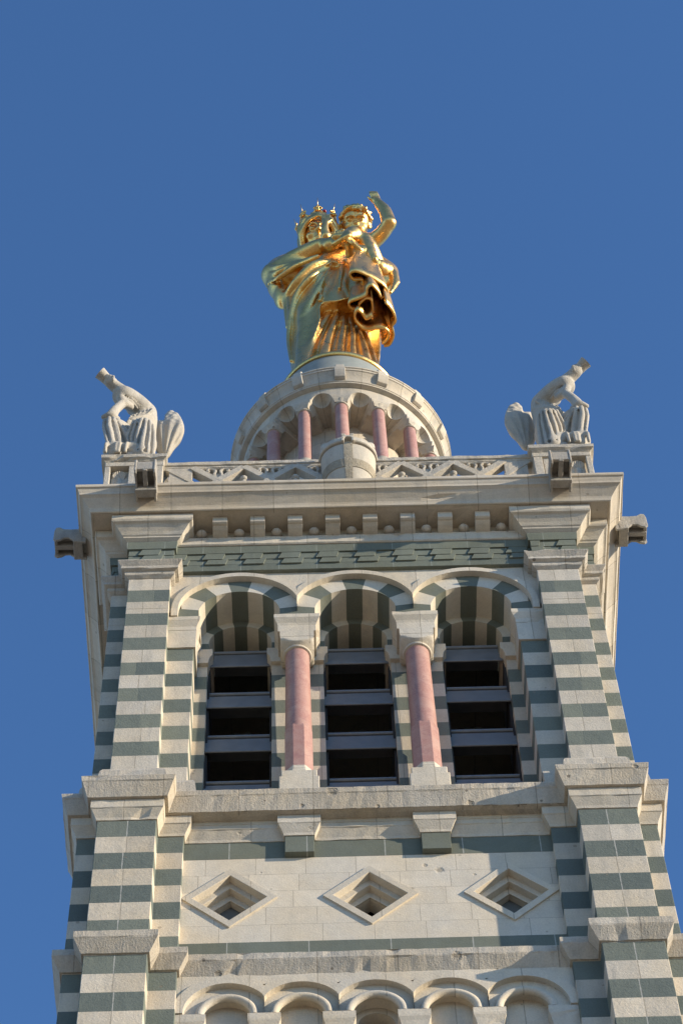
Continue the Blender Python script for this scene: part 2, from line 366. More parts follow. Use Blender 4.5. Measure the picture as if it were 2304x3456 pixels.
    def build(s, name, mat, parent=None, smooth_iter=1):
        V, Fc = s.mesh(); me = bpy.data.meshes.new(name)
        me.from_pydata(V.tolist(), [], Fc.tolist()); me.materials.append(M[mat])
        me.polygons.foreach_set('use_smooth', [True]*len(me.polygons)); me.update()
        o = bpy.data.objects.new(name, me); C.objects.link(o)
        if parent: o.parent = parent
        if smooth_iter:
            m = o.modifiers.new('smooth', 'SMOOTH'); m.iterations = smooth_iter; m.factor = .5
        return o

# ================================================================ GROUND
g = MB(); g.add([(-1500, -1500, -1.6), (1500, -1500, -1.6), (1500, 1500, -1.6), (-1500, 1500, -1.6)], [(0, 1, 2, 3)])
go = g.build('ground', 'ground'); go['kind'] = 'structure'

# ================================================================ BELL TOWER
T = empty('bell_tower', 'square bell tower of striped green and white stone with three louvred arches', 'tower', (0, 0, -1.6))
TP = bpy.data.objects.new
def part(mb, name, mats, parent=None, **kw):
    o = mb.build(name, mats, None, **kw)
    p = parent or T
    o.parent = p
    if p is T: o.matrix_parent_inverse = Matrix.Translation((0, 0, 1.6))
    return o
a, b, c, j, jx = 4.395, 5.4, 5.8375, 5.51, 3.785          # upper storey plan
a2, b2, c2, j2 = 4.326, 5.542, 5.981, 5.54                 # lower storey plan
PAN = 5.34
def rot4(pts):
    out = []
    for k in range(4):
        cs, sn = (1, 0, -1, 0)[k], (0, 1, 0, -1)[k]
        out += [(x*cs-y*sn, x*sn+y*cs) for x, y in pts]
    return out
def corner_rot(pts, k):
    cs, sn = (1, 0, -1, 0)[k], (0, 1, 0, -1)[k]; return [(x*cs-y*sn, x*sn+y*cs) for x, y in pts]

# ---- lower shaft core and corner buttresses
core = MB().box(-5.25, 5.25, -4.4, 5.25, -1.6, 43.0); part(core, 'shaft_core', 'dark')
lowc = [(-c2, -a2), (-c2, -b2), (-b2, -b2), (-b2, -c2), (-a2, -c2), (-a2, -j2), (-jx, -j2), (-jx, -4.5), (-4.5, -4.5), (-4.5, -jx), (-j2, -jx), (-j2, -a2)]
for k in range(4): part(MB().prism(corner_rot(lowc, k), -1.6, 42.565), 'corner_buttress', 'lower', bevel=.012)
# side and rear curtain walls of the lower stage
for k in (1, 2, 3):
    s = MB().box(-jx, jx, -PAN, -4.5, -1.6, 42.57); s.map(lambda x, y, z, k=k: (*corner_rot([(x, y)], k)[0], z)); part(s, 'curtain_wall', 'panel')

# ---- front panel with three stepped lozenge openings
DX = (-2.82, 0.0, 2.82); DZ = 40.70; DW, DH = .955, .935
pm = MB()
edges = [-jx, -1.41, 1.41, jx]
for i, cx in enumerate(DX):
    l, r = edges[i], edges[i+1]; w_, h_ = DW-.02, DH-.02
    zb, zt = 39.32, 42.018
    pm.xz([(l, zb), (cx, zb), (cx, DZ-h_), (cx-w_, DZ), (cx, DZ+h_), (cx, zt), (l, zt)], -PAN, -4.7)
    pm.xz([(cx, zb), (r, zb), (r, zt), (cx, zt), (cx, DZ+h_), (cx+w_, DZ), (cx, DZ-h_)], -PAN, -4.7)
part(pm, 'ashlar_panel', 'panel')
for cx in DX:
    fr = MB()
    def loz(w0, h0, w1, h1, y0, y1):
        o = [(cx, DZ-h0), (cx+w0, DZ), (cx, DZ+h0), (cx-w0, DZ)]; n_ = [(cx, DZ-h1), (cx+w1, DZ), (cx, DZ+h1), (cx-w1, DZ)]
        rings = [[(x, y0, z) for x, z in o], [(x, y0, z) for x, z in n_], [(x, y1, z) for x, z in n_], [(x, y1, z) for x, z in o], [(x, y0, z) for x, z in o]]
        fr.loft(rings, 0, True, False)
    loz(DW, DH, .745, .725, -PAN-.045, -4.75); loz(.76, .74, .56, .54, -5.2, -4.7); loz(.57, .55, .375, .355, -5.03, -4.65)
    o = part(fr, 'lozenge_frame', 'plain', bevel=.01)
    d = MB(); yb = -4.55 if cx == 0 else -4.86
    d.xz([(cx, DZ-.4), (cx+.42, DZ), (cx, DZ+.4), (cx-.42, DZ)], yb, yb+.1); part(d, 'lozenge_pane', 'dark' if cx == 0 else 'slate', o)
gb = MB()
gb.box(-jx, jx, -PAN-.003, -4.7, 42.021, 42.6); gb.box(-jx, jx, -PAN-.003, -4.7, 38.5, 39.317); part(gb, 'green_band', 'greenst')
for cx in (-1.405, 1.405):
    br = MB().box(cx-.30, cx+.30, -5.483, -5.3, 42.03, 42.6); part(br, 'bracket', 'greenst', bevel=.008)

# ---- lower string course (its own profile on piers, jambs and panel)
front = lambda *p: list(p)
pathL = rot4([(-b2, -b2), (-b2, -c2), (-a2, -c2), (-a2, -j2), (-jx, -j2), (-jx, -PAN), (jx, -PAN), (jx, -j2), (a2, -j2), (a2, -c2), (b2, -c2)])
part(MB().sweep(pathL, [(.045, 38.25), (.19, 38.53), (.205, 38.56), (.205, 38.735), (.19, 38.75)], True), 'string_course', 'ledge')

# ---- belfry sill cornice, upper tier and lower tier
pathS = rot4([(-b2, -b2), (-b2, -c2), (-a2, -c2), (-a2, -j2), (a2, -j2), (a2, -c2), (b2, -c2)])
part(MB().sweep(pathS, [(.10, 43.105), (.222, 43.11), (.33, 43.5), (.35, 43.53), (.37, 43.66), (.355, 43.69)], True, depth=.5), 'sill_cornice', 'ledge')
BRK = []
for cx in (-1.405, 1.405): BRK += [(cx-.30, -PAN), (cx-.30, -5.483), (cx+.30, -5.483), (cx+.30, -PAN)]
pathM = rot4([(-b2, -b2), (-b2, -c2), (-a2, -c2), (-a2, -j2), (-jx, -j2), (-jx, -PAN)] + BRK + [(jx, -PAN), (jx, -j2), (a2, -j2), (a2, -c2), (b2, -c2)])
part(MB().sweep(pathM, [(.02, 42.57), (.035, 42.64), (.125, 42.84), (.145, 42.86), (.15, 43.1)], True, jit=.003), 'sill_bed_moulding', 'plain')
part(MB().box(-5.6, 5.6, -5.5, 5.6, 43.0, 43.68), 'belfry_floor', 'plain')

# ---- belfry corner pilasters
upc = [(-c, -a), (-c, -b), (-b, -b), (-b, -c), (-a, -c), (-a, -j), (-jx, -j), (-jx, -4.6), (-4.6, -4.6), (-4.6, -jx), (-j, -jx), (-j, -a)]
upcB = [(-c, -a), (-c, -b), (-b, -b), (-b, -c), (-a, -c), (-a, -4.6), (-4.6, -4.6), (-4.6, -a)]
pilpath = [(-j, -a), (-c, -a), (-c, -b), (-b, -b), (-b, -c), (-a, -c), (-a, -j)]
fullpath = [(-j, -jx), (-j, -a), (-c, -a), (-c, -b), (-b, -b), (-b, -c), (-a, -c), (-a, -j), (-jx, -j), (-jx, -4.8)]
FR = 5.66
headpath = [(-FR, -a), (-c, -a), (-c, -b), (-b, -b), (-b, -c), (-a, -c), (-a, -FR)]
capprof = [(.012, 52.57), (.08, 52.63), (.095, 52.65), (.095, 52.755), (.165, 52.785), (.185, 52.80), (.185, 52.89), (.27, 53.03), (.27, 53.06)]
corbel = [(.105, 54.17), (.2, 54.245), (.205, 54.29), (.24, 54.32), (.29, 54.41), (.37, 54.52), (.40, 54.56), (.42, 54.575), (.475, 54.60), (.5, 54.64), (.485, 54.675), (.495, 54.69), (.495, 54.88)]
plinth = [(.25, 43.69), (.22, 43.98), (.19, 44.3), (.14, 44.43), (0.0, 44.48)]
for k in range(4):
    p = part(MB().prism(corner_rot(upc, k), 43.685, 51.2).prism(corner_rot(upcB, k), 51.2, 52.6), 'corner_pilaster', 'upper', bevel=.012)
    part(MB().prism(corner_rot(upcB, k), 52.6, 54.9), 'pilaster_head', 'plain', p)
    part(MB().sweep(corner_rot(fullpath, k), plinth, False, jit=.006), 'pilaster_plinth', 'ledge', p)
    part(MB().sweep(corner_rot(pilpath, k), capprof, False, jit=.005), 'pilaster_capital', 'ledge', p)
    part(MB().sweep(corner_rot(headpath, k), corbel, False, jit=.002, chip=.004), 'pilaster_corbel', 'plain', p)
for k in (1, 2, 3):
    s = MB().box(-4.6, 4.6, -5.45, -4.6, 43.685, 54.9); s.map(lambda x, y, z, k=k: (*corner_rot([(x, y)], k)[0], z)); part(s, 'belfry_side_wall', 'upper')
part(MB().box(-4.5, 4.5, -3.4, -3.2, 43.7, 43.75), 'belfry_inner_ledge', 'dark')
# ---- arcade: piers, imposts, arches
ZC = 51.46; AX = (-2.75, 0.0, 2.75); R0, R1, R2o = .97, 1.44, 1.60; VY0, VY1 = -5.51, -4.66
IMP = [(.05, 50.645), (.05, 50.80), (.115, 50.98), (.125, 51.0), (.125, 51.145)]
for cx in AX:
    vs = MB(); nA = 7; e0 = R(9); A = [e0+(PI-2*e0)*i/nA for i in range(nA+1)]
    lo, hi = (cx-1.375, cx+1.375)
    for i in range(nA):
        vs.annulus(cx, ZC, R0, R1+.01, A[i], A[i+1], VY0, VY1, 5, 1 if i % 2 else 0, (lo, hi))
    for sgn in (-1, 1):                                     # stilts: the green springer blocks
        x0, x1 = R0*math.cos(e0), 1.375 if (cx+sgn*1.4)*sgn < 2 or cx == 0 else R1
        zz = ZC+R0*math.sin(e0)
        P_ = [(R0, 51.145), (x1, 51.145), (x1, ZC+x1*math.tan(e0)), (x0, zz)]
        P_ = [(cx+sgn*x, z) for x, z in P_]
        vs.xz(P_ if sgn > 0 else P_[::-1], VY0, VY1, 1)
    part(vs, 'arch', ['vwhite', 'vgreen'])
    ins = MB(); A2 = [PI*i/7 for i in range(8)]
    for i in range(7):
        aa, bb = A[i] if i else 0, A[i+1] if i < 6 else PI
        ins.annulus(cx, ZC, .75, 1.05, aa, bb, -4.66, -3.5, 5, 1 if i % 2 else 0)
        # chamfer between the two orders
        rg = [[(cx+r*math.cos(t), y, ZC+r*math.sin(t)) for r, y in ((.82, -4.66), (.75, -4.58), (.9, -4.58), (1.0, -4.659))] for t in np.linspace(aa, bb, 6)]
    ins.box(cx-1.05, cx-.75, -4.66, -3.5, 50.95, ZC, 1); ins.box(cx+.75, cx+1.05, -4.66, -3.5, 50.95, ZC, 1)
    part(ins, 'inner_arch', ['vwhite', 'vgreen'])
    hd = MB(); hl = cx-1.375 if cx > -2 else -9; hr = cx+1.375 if cx < 2 else 9
    hd.annulus(cx, ZC, R1, R2o, 0, PI, -5.67, -5.4, 28, 0, (hl, hr))
    if cx < -2: hd.box(cx-R2o, cx-R1, -5.67, -5.4, 51.145, ZC)
    if cx > 2: hd.box(cx+R1, cx+R2o, -5.67, -5.4, 51.145, ZC)
    part(hd, 'hood_mould', 'plain')
# spandrel wall above the hoods
poly = [(-4.6, 51.2)]
for cx in AX:
    for t in np.linspace(PI, 0, 25):
        x = cx+1.56*math.cos(t); 
        if cx-1.375 <= x <= cx+1.375 or (cx < -2 and x < cx) or (cx > 2 and x > cx): poly.append((x, ZC+1.56*math.sin(t)))
poly += [(4.6, 51.2), (4.6, 53.3), (-4.6, 53.3)]
part(MB().xz([(x, z) for x, z in poly], -5.6, -4.6), 'spandrel_wall', 'plain')
part(MB().box(-4.6, 4.6, -4.9, -3.5, 53.0, 54.9), 'upper_wall', 'dark')
bk = MB()
for l, r in ((-4.6, -3.5), (-2.0, -.79), (.79, 2.0), (3.5, 4.6)):
    part(MB().box(l, r, -4.72, -3.5, 43.685, 50.97), 'belfry_pier', 'inner', bevel=.01)
bw_ = MB()      # wall over the inner arches
poly = [(-4.6, ZC)]
for cx in AX: poly += [(cx+1.0*math.cos(t), ZC+1.0*math.sin(t)) for t in np.linspace(PI, 0, 15)]
poly += [(4.6, ZC), (4.6, 53.1), (-4.6, 53.1)]
part(bw_.xz(poly, -4.655, -3.55), 'inner_wall', 'inner')
# imposts of the inner order: cavetto shouldered blocks
for x0, sg in ((-3.5, 1), (-2.0, -1), (-.79, 1), (.79, -1), (2.0, 1), (3.5, -1)):
    ib = MB()
    prof = [(0, 50.35), (.02, 50.36), (.03, 50.5), (.06, 50.62), (.11, 50.7), (.11, 50.95)]
    P_ = [(x0-sg*.3, 50.35)]+[(x0+sg*d, z) for d, z in prof]+[(x0-sg*.3, 50.95)]
    ib.xz(P_ if sg > 0 else P_[::-1], -4.83, -3.6); part(ib, 'inner_impost', 'plain', bevel=.008)
for sg in (-1, 1):                                          # impost on the jamb at each end
    jm = MB(); pth = [(-4.395, -j), (-jx, -j), (-jx, -4.66)] if sg < 0 else [(jx, -4.66), (jx, -j), (4.395, -j)]
    jm.sweep(pth, IMP, False, depth=.3, jit=.003); jm.sweep(pth, [(.045, 49.9), (.045, 50.64)], False, depth=.3, jit=.002)
    x0, x1 = sorted((sg*jx, sg*4.395)); jm.box(x0, x1, -j, -4.66, 50.64, 51.14)
    part(jm, 'jamb_impost', 'plain')
AY = -5.2                                                   # the free columns stand a little behind the arch face
for cx in (-1.39, 1.39):
    col = MB().lathe([(.30, 46.4), (.298, 46.7), (.290, 47.8), (.283, 48.9), (.279, 49.93)], 32, cx, AY)
    o = part(col, 'column', 'pink', smooth=True, angle=40)
    oc = MB(); ap = .305/math.cos(PI/8)
    oct_ = lambda r: [(cx+r*math.sin(PI/8+k*PI/4), AY-r*math.cos(PI/8+k*PI/4)) for k in range(8)]
    oc.loft([[(x, y, z) for x, y in oct_(r)] for r, z in ((ap, 45.08), (ap, 46.62), (ap*.93, 46.74))]); part(oc, 'octagonal_foot', 'pink', o, bevel=.01)
    bs = MB().loft([[(x, y, z) for x, y in oct_(r)] for r, z in ((ap*1.17, 44.78), (ap*1.17, 44.87), (ap*1.1, 44.9), (ap*1.12, 44.97), (ap*1.04, 45.03), (ap*1.05, 45.09), (ap*.9, 45.12))])
    bs.box(cx-.385, cx+.385, AY-.385, AY+.385, 44.5, 44.8); bs.box(cx-.43, cx+.43, AY-.43, AY+.43, 43.685, 44.52); part(bs, 'column_base', 'plain', o, bevel=.02)
    cp = MB(); rg = []
    for t in np.linspace(0, 1, 10):                         # cushion capital: a cube rounded off below to the ring
        ring = []; z = 49.97+.25*t
        for k in range(48):
            th = 2*PI*k/48; s_, c_ = math.sin(th), math.cos(th); rs = .39/max(abs(s_), abs(c_)); rr = min(rs, .325+.24*math.sin(t*PI/2)); ring.append((cx+rr*s_, AY-rr*c_, z))
        rg.append(ring)
    cp.loft(rg); cp.box(cx-.395, cx+.395, AY-.395, AY+.395, 50.21, 50.46)
    cp.lathe([(.28, 49.87), (.325, 49.89), (.34, 49.925), (.325, 49.96), (.28, 49.98)], 32, cx, AY); part(cp, 'capital', 'plain', o, smooth=True, angle=30)
    im = MB().sweep([(cx-.40, -4.66), (cx-.40, -5.5), (cx+.40, -5.5), (cx+.40, -4.66)], [(.045, 50.52), (.045, 50.77), (.065, 50.85), (.125, 50.98), (.135, 51.0), (.135, 51.145)], False, depth=.2, jit=.002)
    im.box(cx-.40, cx+.40, -5.5, -4.66, 50.53, 51.142); im.box(cx-.36, cx+.36, -5.1, -4.66, 50.2, 50.54)
    part(im, 'impost', 'plain', o)

# ---- louvres: sloped zinc slats with rolled top edges
for cx in AX:
    for z0, z1 in ((50.57, 51.25), (48.83, 49.43), (47.04, 47.68), (45.27, 45.87), (43.5, 44.1)):
        hw = .79 if cx == 0 else .755; s = MB(); x0, x1 = cx-hw, cx+hw
        if z0 > 50:
            P_ = [(x0+.02, z0), (x1-.02, z0), (x1-.02, z0+.17), (x1-.13, z0+.36), (x1-.13, z1), (x0+.13, z1), (x0+.13, z0+.36), (x0+.02, z0+.17)]
        else: P_ = [(x0, z0), (x1, z0), (x1, z1), (x0, z1)]
        s.xz(P_, -.022, .022)
        s.map(lambda x, y, z, z0=z0: (x, y-4.56+(z-z0)*.18, z))
        yt = -4.56+(z1-z0)*.18; xa, xb = (x0+.12, x1-.12) if z0 > 50 else (x0, x1)
        s.tube([(xa, yt+.02, z1+.13), (xb, yt+.02, z1+.13)], .055, 10); s.tube([(x0, -4.565, z0), (x1, -4.565, z0)], .03, 8)
        s.xz([(xa, z1+.02), (xb, z1+.02), (xb, z1+.05), (xa, z1+.05)], yt+.06, yt+.6)
        part(s, 'louvre_slat', 'slat')
    hw = .785 if cx == 0 else .75
    for sg in (-1, 1): part(MB().box(*sorted((cx+sg*(hw-.05), cx+sg*hw)), -4.5, -3.45, 43.7, 51.0), 'louvre_shade_lining', 'dark')  # near-black sheets over the pier sides, painting the gaps' shade
    for z in (45.4, 48.9):
        for sg in (-1, 1): part(MB().tube([(cx+sg*.9, -3.3, z), (cx-sg*.15, -2.6, z+1.6)], .12, 6), 'bell_frame_brace', 'slate')

# ---- frieze of green shingle stones
pathF = rot4([(-b, -b), (-b, -c), (-a, -c), (-a, -FR), (a, -FR), (a, -c), (b, -c)])
fz = MB()
fz.sweep(pathF, [(.045, 53.11), (.07, 53.36)], True, depth=.3, jit=.001, chip=0)
fz.sweep(pathF, [(.04, 53.36), (.04, 53.86)], True, depth=.25, jit=0, chip=0)
fz.sweep(pathF, [(.095, 53.865), (.115, 54.12), (.115, 54.19)], True, depth=.3, jit=.001, chip=0)
fo = part(fz, 'frieze', 'greentile')
def shingles(x0, x1, yb, u_off, zt, zb):
    sh = MB()
    W = .925; k0 = int((x0-u_off)/W)-2
    for k in range(k0, k0+16):
        u = u_off+k*W
        for pol, pr in (([(u, zb-.04), (u+.5, zb-.04), (u+.56, zt), (u+.10, zt)], .055), ([(u+.5, zb-.015), (u+.9, zb-.015), (u+.985, zt), (u+.54, zt)], .022)):
            pol = [(min(max(x, x0), x1), z) for x, z in pol]
            if pol[1][0]-pol[0][0] < .05 and pol[2][0]-pol[3][0] < .05: continue
            n_ = len(pol); yf = [yb-.045-pr-(.006 if z < zt-.01 else -.012) for _, z in pol]
            sh.add([(x, y, z) for (x, z), y in zip(pol, yf)]+[(x, yb+.05, z) for x, z in pol], [(0, 1, 2, 3), (7, 6, 5, 4), (0, 4, 5, 1), (1, 5, 6, 2), (2, 6, 7, 3), (3, 7, 4, 0)])
    part(sh, 'shingle_course', 'greentile', fo)
for zt, zb, uo in ((53.865, 53.61, .03), (53.61, 53.365, .10)):
    shingles(-a+.05, a-.05, -FR, uo, zt, zb)
    for s0, s1 in ((-b-.05, -a+.05), (a-.05, b+.05)): shingles(s0, s1, -c+.01, uo+.3, zt, zb)
    for s0, s1 in ((-c-.05, -b-.06), (b+.06, c+.05)): shingles(s0, s1, -b+.01, uo, zt, zb)
# ---- ledge, dentils and balls under the cornice
part(MB().sweep([(-a, -FR), (a, -FR)], [(.14, 54.17), (.17, 54.2), (.17, 54.47), (.18, 54.5)], False, depth=.3, jit=.002, chip=.008), 'frieze_ledge', 'plain')
part(MB().box(-a, a, -5.74, -5.3, 54.4, 54.93), 'dentil_backing', 'cornice')
for i in range(8):
    x = -3.2375+.925*i; d = MB(); P_ = [(-5.70, 54.5), (-5.86, 54.5), (-5.92, 54.51), (-6.03, 54.545), (-6.10, 54.585), (-6.115, 54.60), (-6.17, 54.605), (-6.21, 54.625), (-6.225, 54.66), (-6.205, 54.685), (-6.21, 54.69), (-6.21, 54.9), (-5.70, 54.9)]
    d.loft([[(xx, y, z) for y, z in P_] for xx in (x-.18, x+.18)]); part(d, 'dentil', 'plain', bevel=.006)
for i in range(9):
    x = -3.7+.925*i; part(MB().ball((x, -5.83, 54.685), (.135, .13, .11), 16), 'stone_ball', 'plain', smooth=True)
# ---- crowning cornice
sq = rot4([(-6.0, -6.0)])
part(MB().sweep(sq, [(.28, 54.905), (.365, 54.91), (.37, 54.895), (.405, 54.875), (.43, 54.89), (.44, 54.93), (.45, 54.98), (.47, 55.03), (.51, 55.09), (.57, 55.17), (.63, 55.25), (.675, 55.285), (.705, 55.30), (.715, 55.37), (.74, 55.43), (.765, 55.5), (.80, 55.515), (.81, 55.545), (.81, 55.625)], True, depth=.3, step=.4, jit=.002, chip=.004), 'crowning_cornice', 'cornice')
part(MB().box(-6.29, 6.29, -6.29, 6.29, 54.92, 55.6), 'roof_slab', 'cornice')
# ---- water spouts on the cornice
def spout(k, off):
    s = MB(); x0 = off-.265; x1 = off+.265
    side = [(-6.6, 55.72), (-6.6, 55.02), (-6.82, 55.05), (-6.95, 55.16), (-7.05, 55.27), (-7.16, 55.26), (-7.24, 55.17), (-7.36, 55.13), (-7.43, 55.2), (-7.43, 55.62), (-7.40, 55.78), (-7.30, 55.80), (-7.2, 55.70), (-7.0, 55.68)]
    for xa, xb in ((x0, x0+.06), (x1-.06, x1)): s.loft([[(x, y, z) for y, z in side] for x in (xa, xb)])
    s.box(x0+.055, x1-.055, -7.40, -6.6, 55.42, 55.66); s.box(off-.06, off+.06, -7.405, -6.7, 55.2, 55.45); s.box(x0+.05, x1-.05, -7.415, -7.33, 55.25, 55.62)
    s.box(x0-.01, x1+.01, -6.93, -6.7, 55.06, 55.44)
    s.map(lambda x, y, z: (*corner_rot([(x, y)], k)[0], z)); part(s, 'water_spout', 'spout', bevel=.02)
spout(0, -5.05); spout(0, 5.2); spout(1, -5.25); spout(3, 5.25)

# ---- blind arcade at the foot of the picture
BX = [-2.82, -1.41, 0, 1.41, 2.82]; BZ = 37.16
poly = [(-jx, BZ)]
for cx in BX:
    for t in np.linspace(PI, 0, 17):
        x = cx+1.0*math.cos(t)
        if cx-.705 <= x <= cx+.705 or (cx < -2 and -jx < x < cx) or (cx > 2 and cx < x < jx): poly.append((x, BZ+1.0*math.sin(t)))
poly += [(jx, BZ), (jx, 38.6), (-jx, 38.6)]
part(MB().xz(poly, -5.39, -4.6), 'arcade_spandrel', 'plain')
for cx in BX:
    hm = MB(); cl = (max(cx-.705, -jx), min(cx+.705, jx))
    if cx < -2: cl = (-jx-.02, cl[1])
    if cx > 2: cl = (cl[0], jx+.02)
    hm.annulus(cx, BZ, .83, 1.04, 0, PI, -5.435, -5.2, 24, 0, cl)
    o = part(hm, 'blind_arch_hood', 'plain')
    vs = MB(); vs.annulus(cx, BZ, .5, .86, 0, PI, -5.30, -4.6, 20, 0, cl); part(vs, 'blind_arch', 'plain', o)
    rl = MB(); A = np.linspace(0, PI, 25); rl.loft([[(cx+(.52+.085*math.cos(p))*math.cos(t), -5.30+.085*math.sin(p)-.02, BZ+(.52+.085*math.cos(p))*math.sin(t)) for p in np.linspace(0, 2*PI, 11)[:-1]] for t in A])
    part(rl, 'arch_roll', 'plain', o, smooth=True, angle=60)
    yb = -4.45 if cx == 0 else -5.11
    nb = MB(); nb.xz([(cx-.6, 30.0), (cx+.6, 30.0), (cx+.6, 37.9), (cx-.6, 37.9)], yb, yb+.08); part(nb, 'niche_back', 'dark' if cx == 0 else 'plain', o)
ar = MB(); ar.annulus(0, BZ, .36, .6, 0, PI, -5.0, -4.6, 16); ar.box(-.5, -.36, -5.0, -4.6, 30, BZ); ar.box(.36, .5, -5.0, -4.6, 30, BZ); part(ar, 'inner_blind_arch', 'plain')
for cx in (-3.53, -2.115, -.705, .705, 2.115, 3.53):
    pr = MB(); e = abs(cx) > 3; l, r = cx-.245, cx+.245
    if e: l, r = (-jx, cx+.245) if cx < 0 else (cx-.245, jx)
    pr.box(l, r, -5.34, -4.6, 30, 36.9); pr.sweep([(l, -4.7), (l, -5.34), (r, -5.34), (r, -4.7)], [(.0, 36.55), (.0, 36.7), (.03, 36.86), (.06, 36.95), (.065, 37.0), (.065, 37.14)], False, depth=.15, jit=.002)
    pr.box(l+.01, r-.01, -5.33, -4.6, 36.5, 37.13); part(pr, 'arcade_pier', 'plain')
part(MB().box(-jx, jx, -5.0, -4.4, -1.6, 30.1), 'front_wall', 'panel')

# ================================================================ CORNER PEDESTALS, BALUSTRADE, COAT OF ARMS
def pedestal(sx, label):
    P_ = empty('corner_pedestal', label, 'pedestal', (sx*5.5, -5.5, 55.63), 'corner pedestals of the parapet')
    def pp(mb, name, mat, **kw):
        o = mb.build(name, mat, None, **kw); o.parent = P_; o.matrix_parent_inverse = Matrix.Translation((-sx*5.5, 5.5, -55.63)); return o
    X = lambda l, r: sorted((sx*l, sx*r))
    bd = MB()
    x0, x1 = X(4.75, 6.06); bd.box(x0, x1, -6.06, -4.75, 55.62, 57.95)
    for l, r in ((4.75, 4.98), (5.42, 5.62), (6.1, 6.24)):
        x0, x1 = X(l, r); bd.box(x0, x1, -6.22, -6.05, 55.9, 57.72)
    x0, x1 = X(5.0, 5.42); bd.box(x0, x1, -6.17, -6.05, 55.9, 57.72)
    x0, x1 = X(4.73, 6.24); bd.box(x0, x1, -6.235, -6.0, 57.66, 57.9); bd.box(x0, x1, -6.24, -6.0, 55.62, 55.95)
    x0, x1 = X(6.06, 6.24); bd.box(x0, x1, -5.9, -4.75, 55.62, 57.9)
    pp(bd, 'pedestal_body', 'old', bevel=.015)
    x0, x1 = X(5.68, 6.04); sb = MB(); sb.lathe([(.12, 56.5), (.13, 57.22), (.10, 57.28)], 16, sx*5.87, -5.98)
    for k in range(9):
        th = PI*k/8; sb.tube([(sx*5.87+.1*math.cos(th), -6.03, 57.25), (sx*5.87+.16*math.cos(th), -6.1, 57.38+.1*math.sin(th)), (sx*5.87+.13*math.cos(th), -6.13, 57.44+.12*math.sin(th))], [.035, .03, .015], 6)
    pp(sb, 'carved_niche_boss', 'old', smooth=True, angle=50)
    cp = MB().sweep([(-.74, -.74), (.74, -.74), (.74, .74), (-.74, .74)], [(.0, 57.86), (.03, 57.9), (.10, 57.95), (.11, 58.08), (.09, 58.11)], True, depth=.5, jit=.006, chip=.06)
    cp.box(-.72, .72, -.72, .72, 57.88, 58.1); cp.map(lambda x, y, z: (x+sx*5.5, y-5.5, z)); pp(cp, 'pedestal_cap', 'old')
    return P_
pedestal(-1, 'stone corner pedestal under the left trumpeting angel, cap chipped on its edge')
pedestal(1, 'stone corner pedestal under the right trumpeting angel, cleaner cap')

BAL = empty('balustrade', 'pierced stone balustrade of lozenge tracery along the tower top', 'balustrade', (0, -6.0, 55.63))
def bpart(mb, name, mat, parent=None, **kw):
    o = mb.build(name, mat, None, **kw); o.parent = parent or BAL
    if not parent: o.matrix_parent_inverse = Matrix.Translation((0, 6.0, -55.63))
    return o
rail = MB().sweep([(-4.75, -6.0), (4.75, -6.0)], [(.02, 57.75), (.06, 57.8), (.06, 57.86), (.1, 57.88), (.1, 58.03), (.08, 58.05)], False, depth=.18, jit=.005, chip=.03)
bpart(rail, 'handrail', 'old')
bpart(MB().box(-4.75, 4.75, -6.13, -5.8, 55.62, 55.98), 'foot_rail', 'old', bevel=.015)
for sx in (-1, 1):
    pn = MB(); P1 = 1.322; zt, zm, zl = 57.78, 57.06, 56.36
    def bar(xa, za, xb, zb, w_=.10, y0=-6.1, y1=-5.86):
        d = Vector((xb-xa, zb-za)).normalized(); n_ = Vector((-d.y, d.x))*w_
        P_ = [(xa-n_.x, za-n_.y), (xb-n_.x, zb-n_.y), (xb+n_.x, zb+n_.y), (xa+n_.x, za+n_.y)]; pn.xz([(sx*x, z) for x, z in (P_ if sx > 0 else P_[::-1])], y0, y1)
    xs = [.70+.661*i for i in range(6)]                     # crossings at .70, 2.02, 3.34; peaks between
    orn = MB()
    for i in range(5):
        up = i % 2 == 0
        xa, xb = xs[i], xs[i+1]
        yo = .004*i
        bar(xa, zm if up else zt, xb, zt if up else zm, y0=-6.1+yo, y1=-5.86+yo); bar(xa, zm if up else 55.9, xb, 55.9 if up else zm, y0=-6.097+yo, y1=-5.863+yo)
    for i in (1, 3):                                        # lozenge ornament under each peak: bow and knob
        cx = sx*xs[i]
        orn.annulus(cx, 56.55, .40, .52, R(25), R(155), -6.04, -5.88, 14); orn.annulus(cx, 56.45, .2, .28, R(0), R(180), -6.0, -5.88, 12)
        orn.tube([(cx, -5.97, 57.02), (cx, -5.97, 57.2)], .06, 8); orn.ball((cx, -5.98, 57.26), .105, 10)
    for i in (0, 2, 4):                                     # paired scrolls in the upper triangles
        cx = sx*xs[i]
        for s_ in (-1, 1):
            th = np.linspace(-.4, 4.2, 16); cc = (cx+s_*.2, 57.58)
            orn.tube([(cx+s_*.04, -6.03, 57.2), (cx+s_*.10, -6.04, 57.4)]+[(cc[0]-s_*(.13-.02*t)*math.cos(t), -6.05, cc[1]+(.13-.02*t)*math.sin(t)) for t in th], .045, 6)
        orn.xz([(cx-.15, 57.05), (cx+.15, 57.05), (cx+.05, 57.5), (cx-.05, 57.5)], -6.03, -5.9)
    pn.box(*sorted((sx*4.0, sx*4.6)), -6.055, -5.9, 55.98, 57.78); bar(4.0, 57.0, 4.66, 57.72, .06, -6.075, -5.9)
    o = bpart(pn, 'tracery_panel', 'old', bevel=.01); bpart(orn, 'tracery_ornament', 'old', o, smooth=True, angle=40)

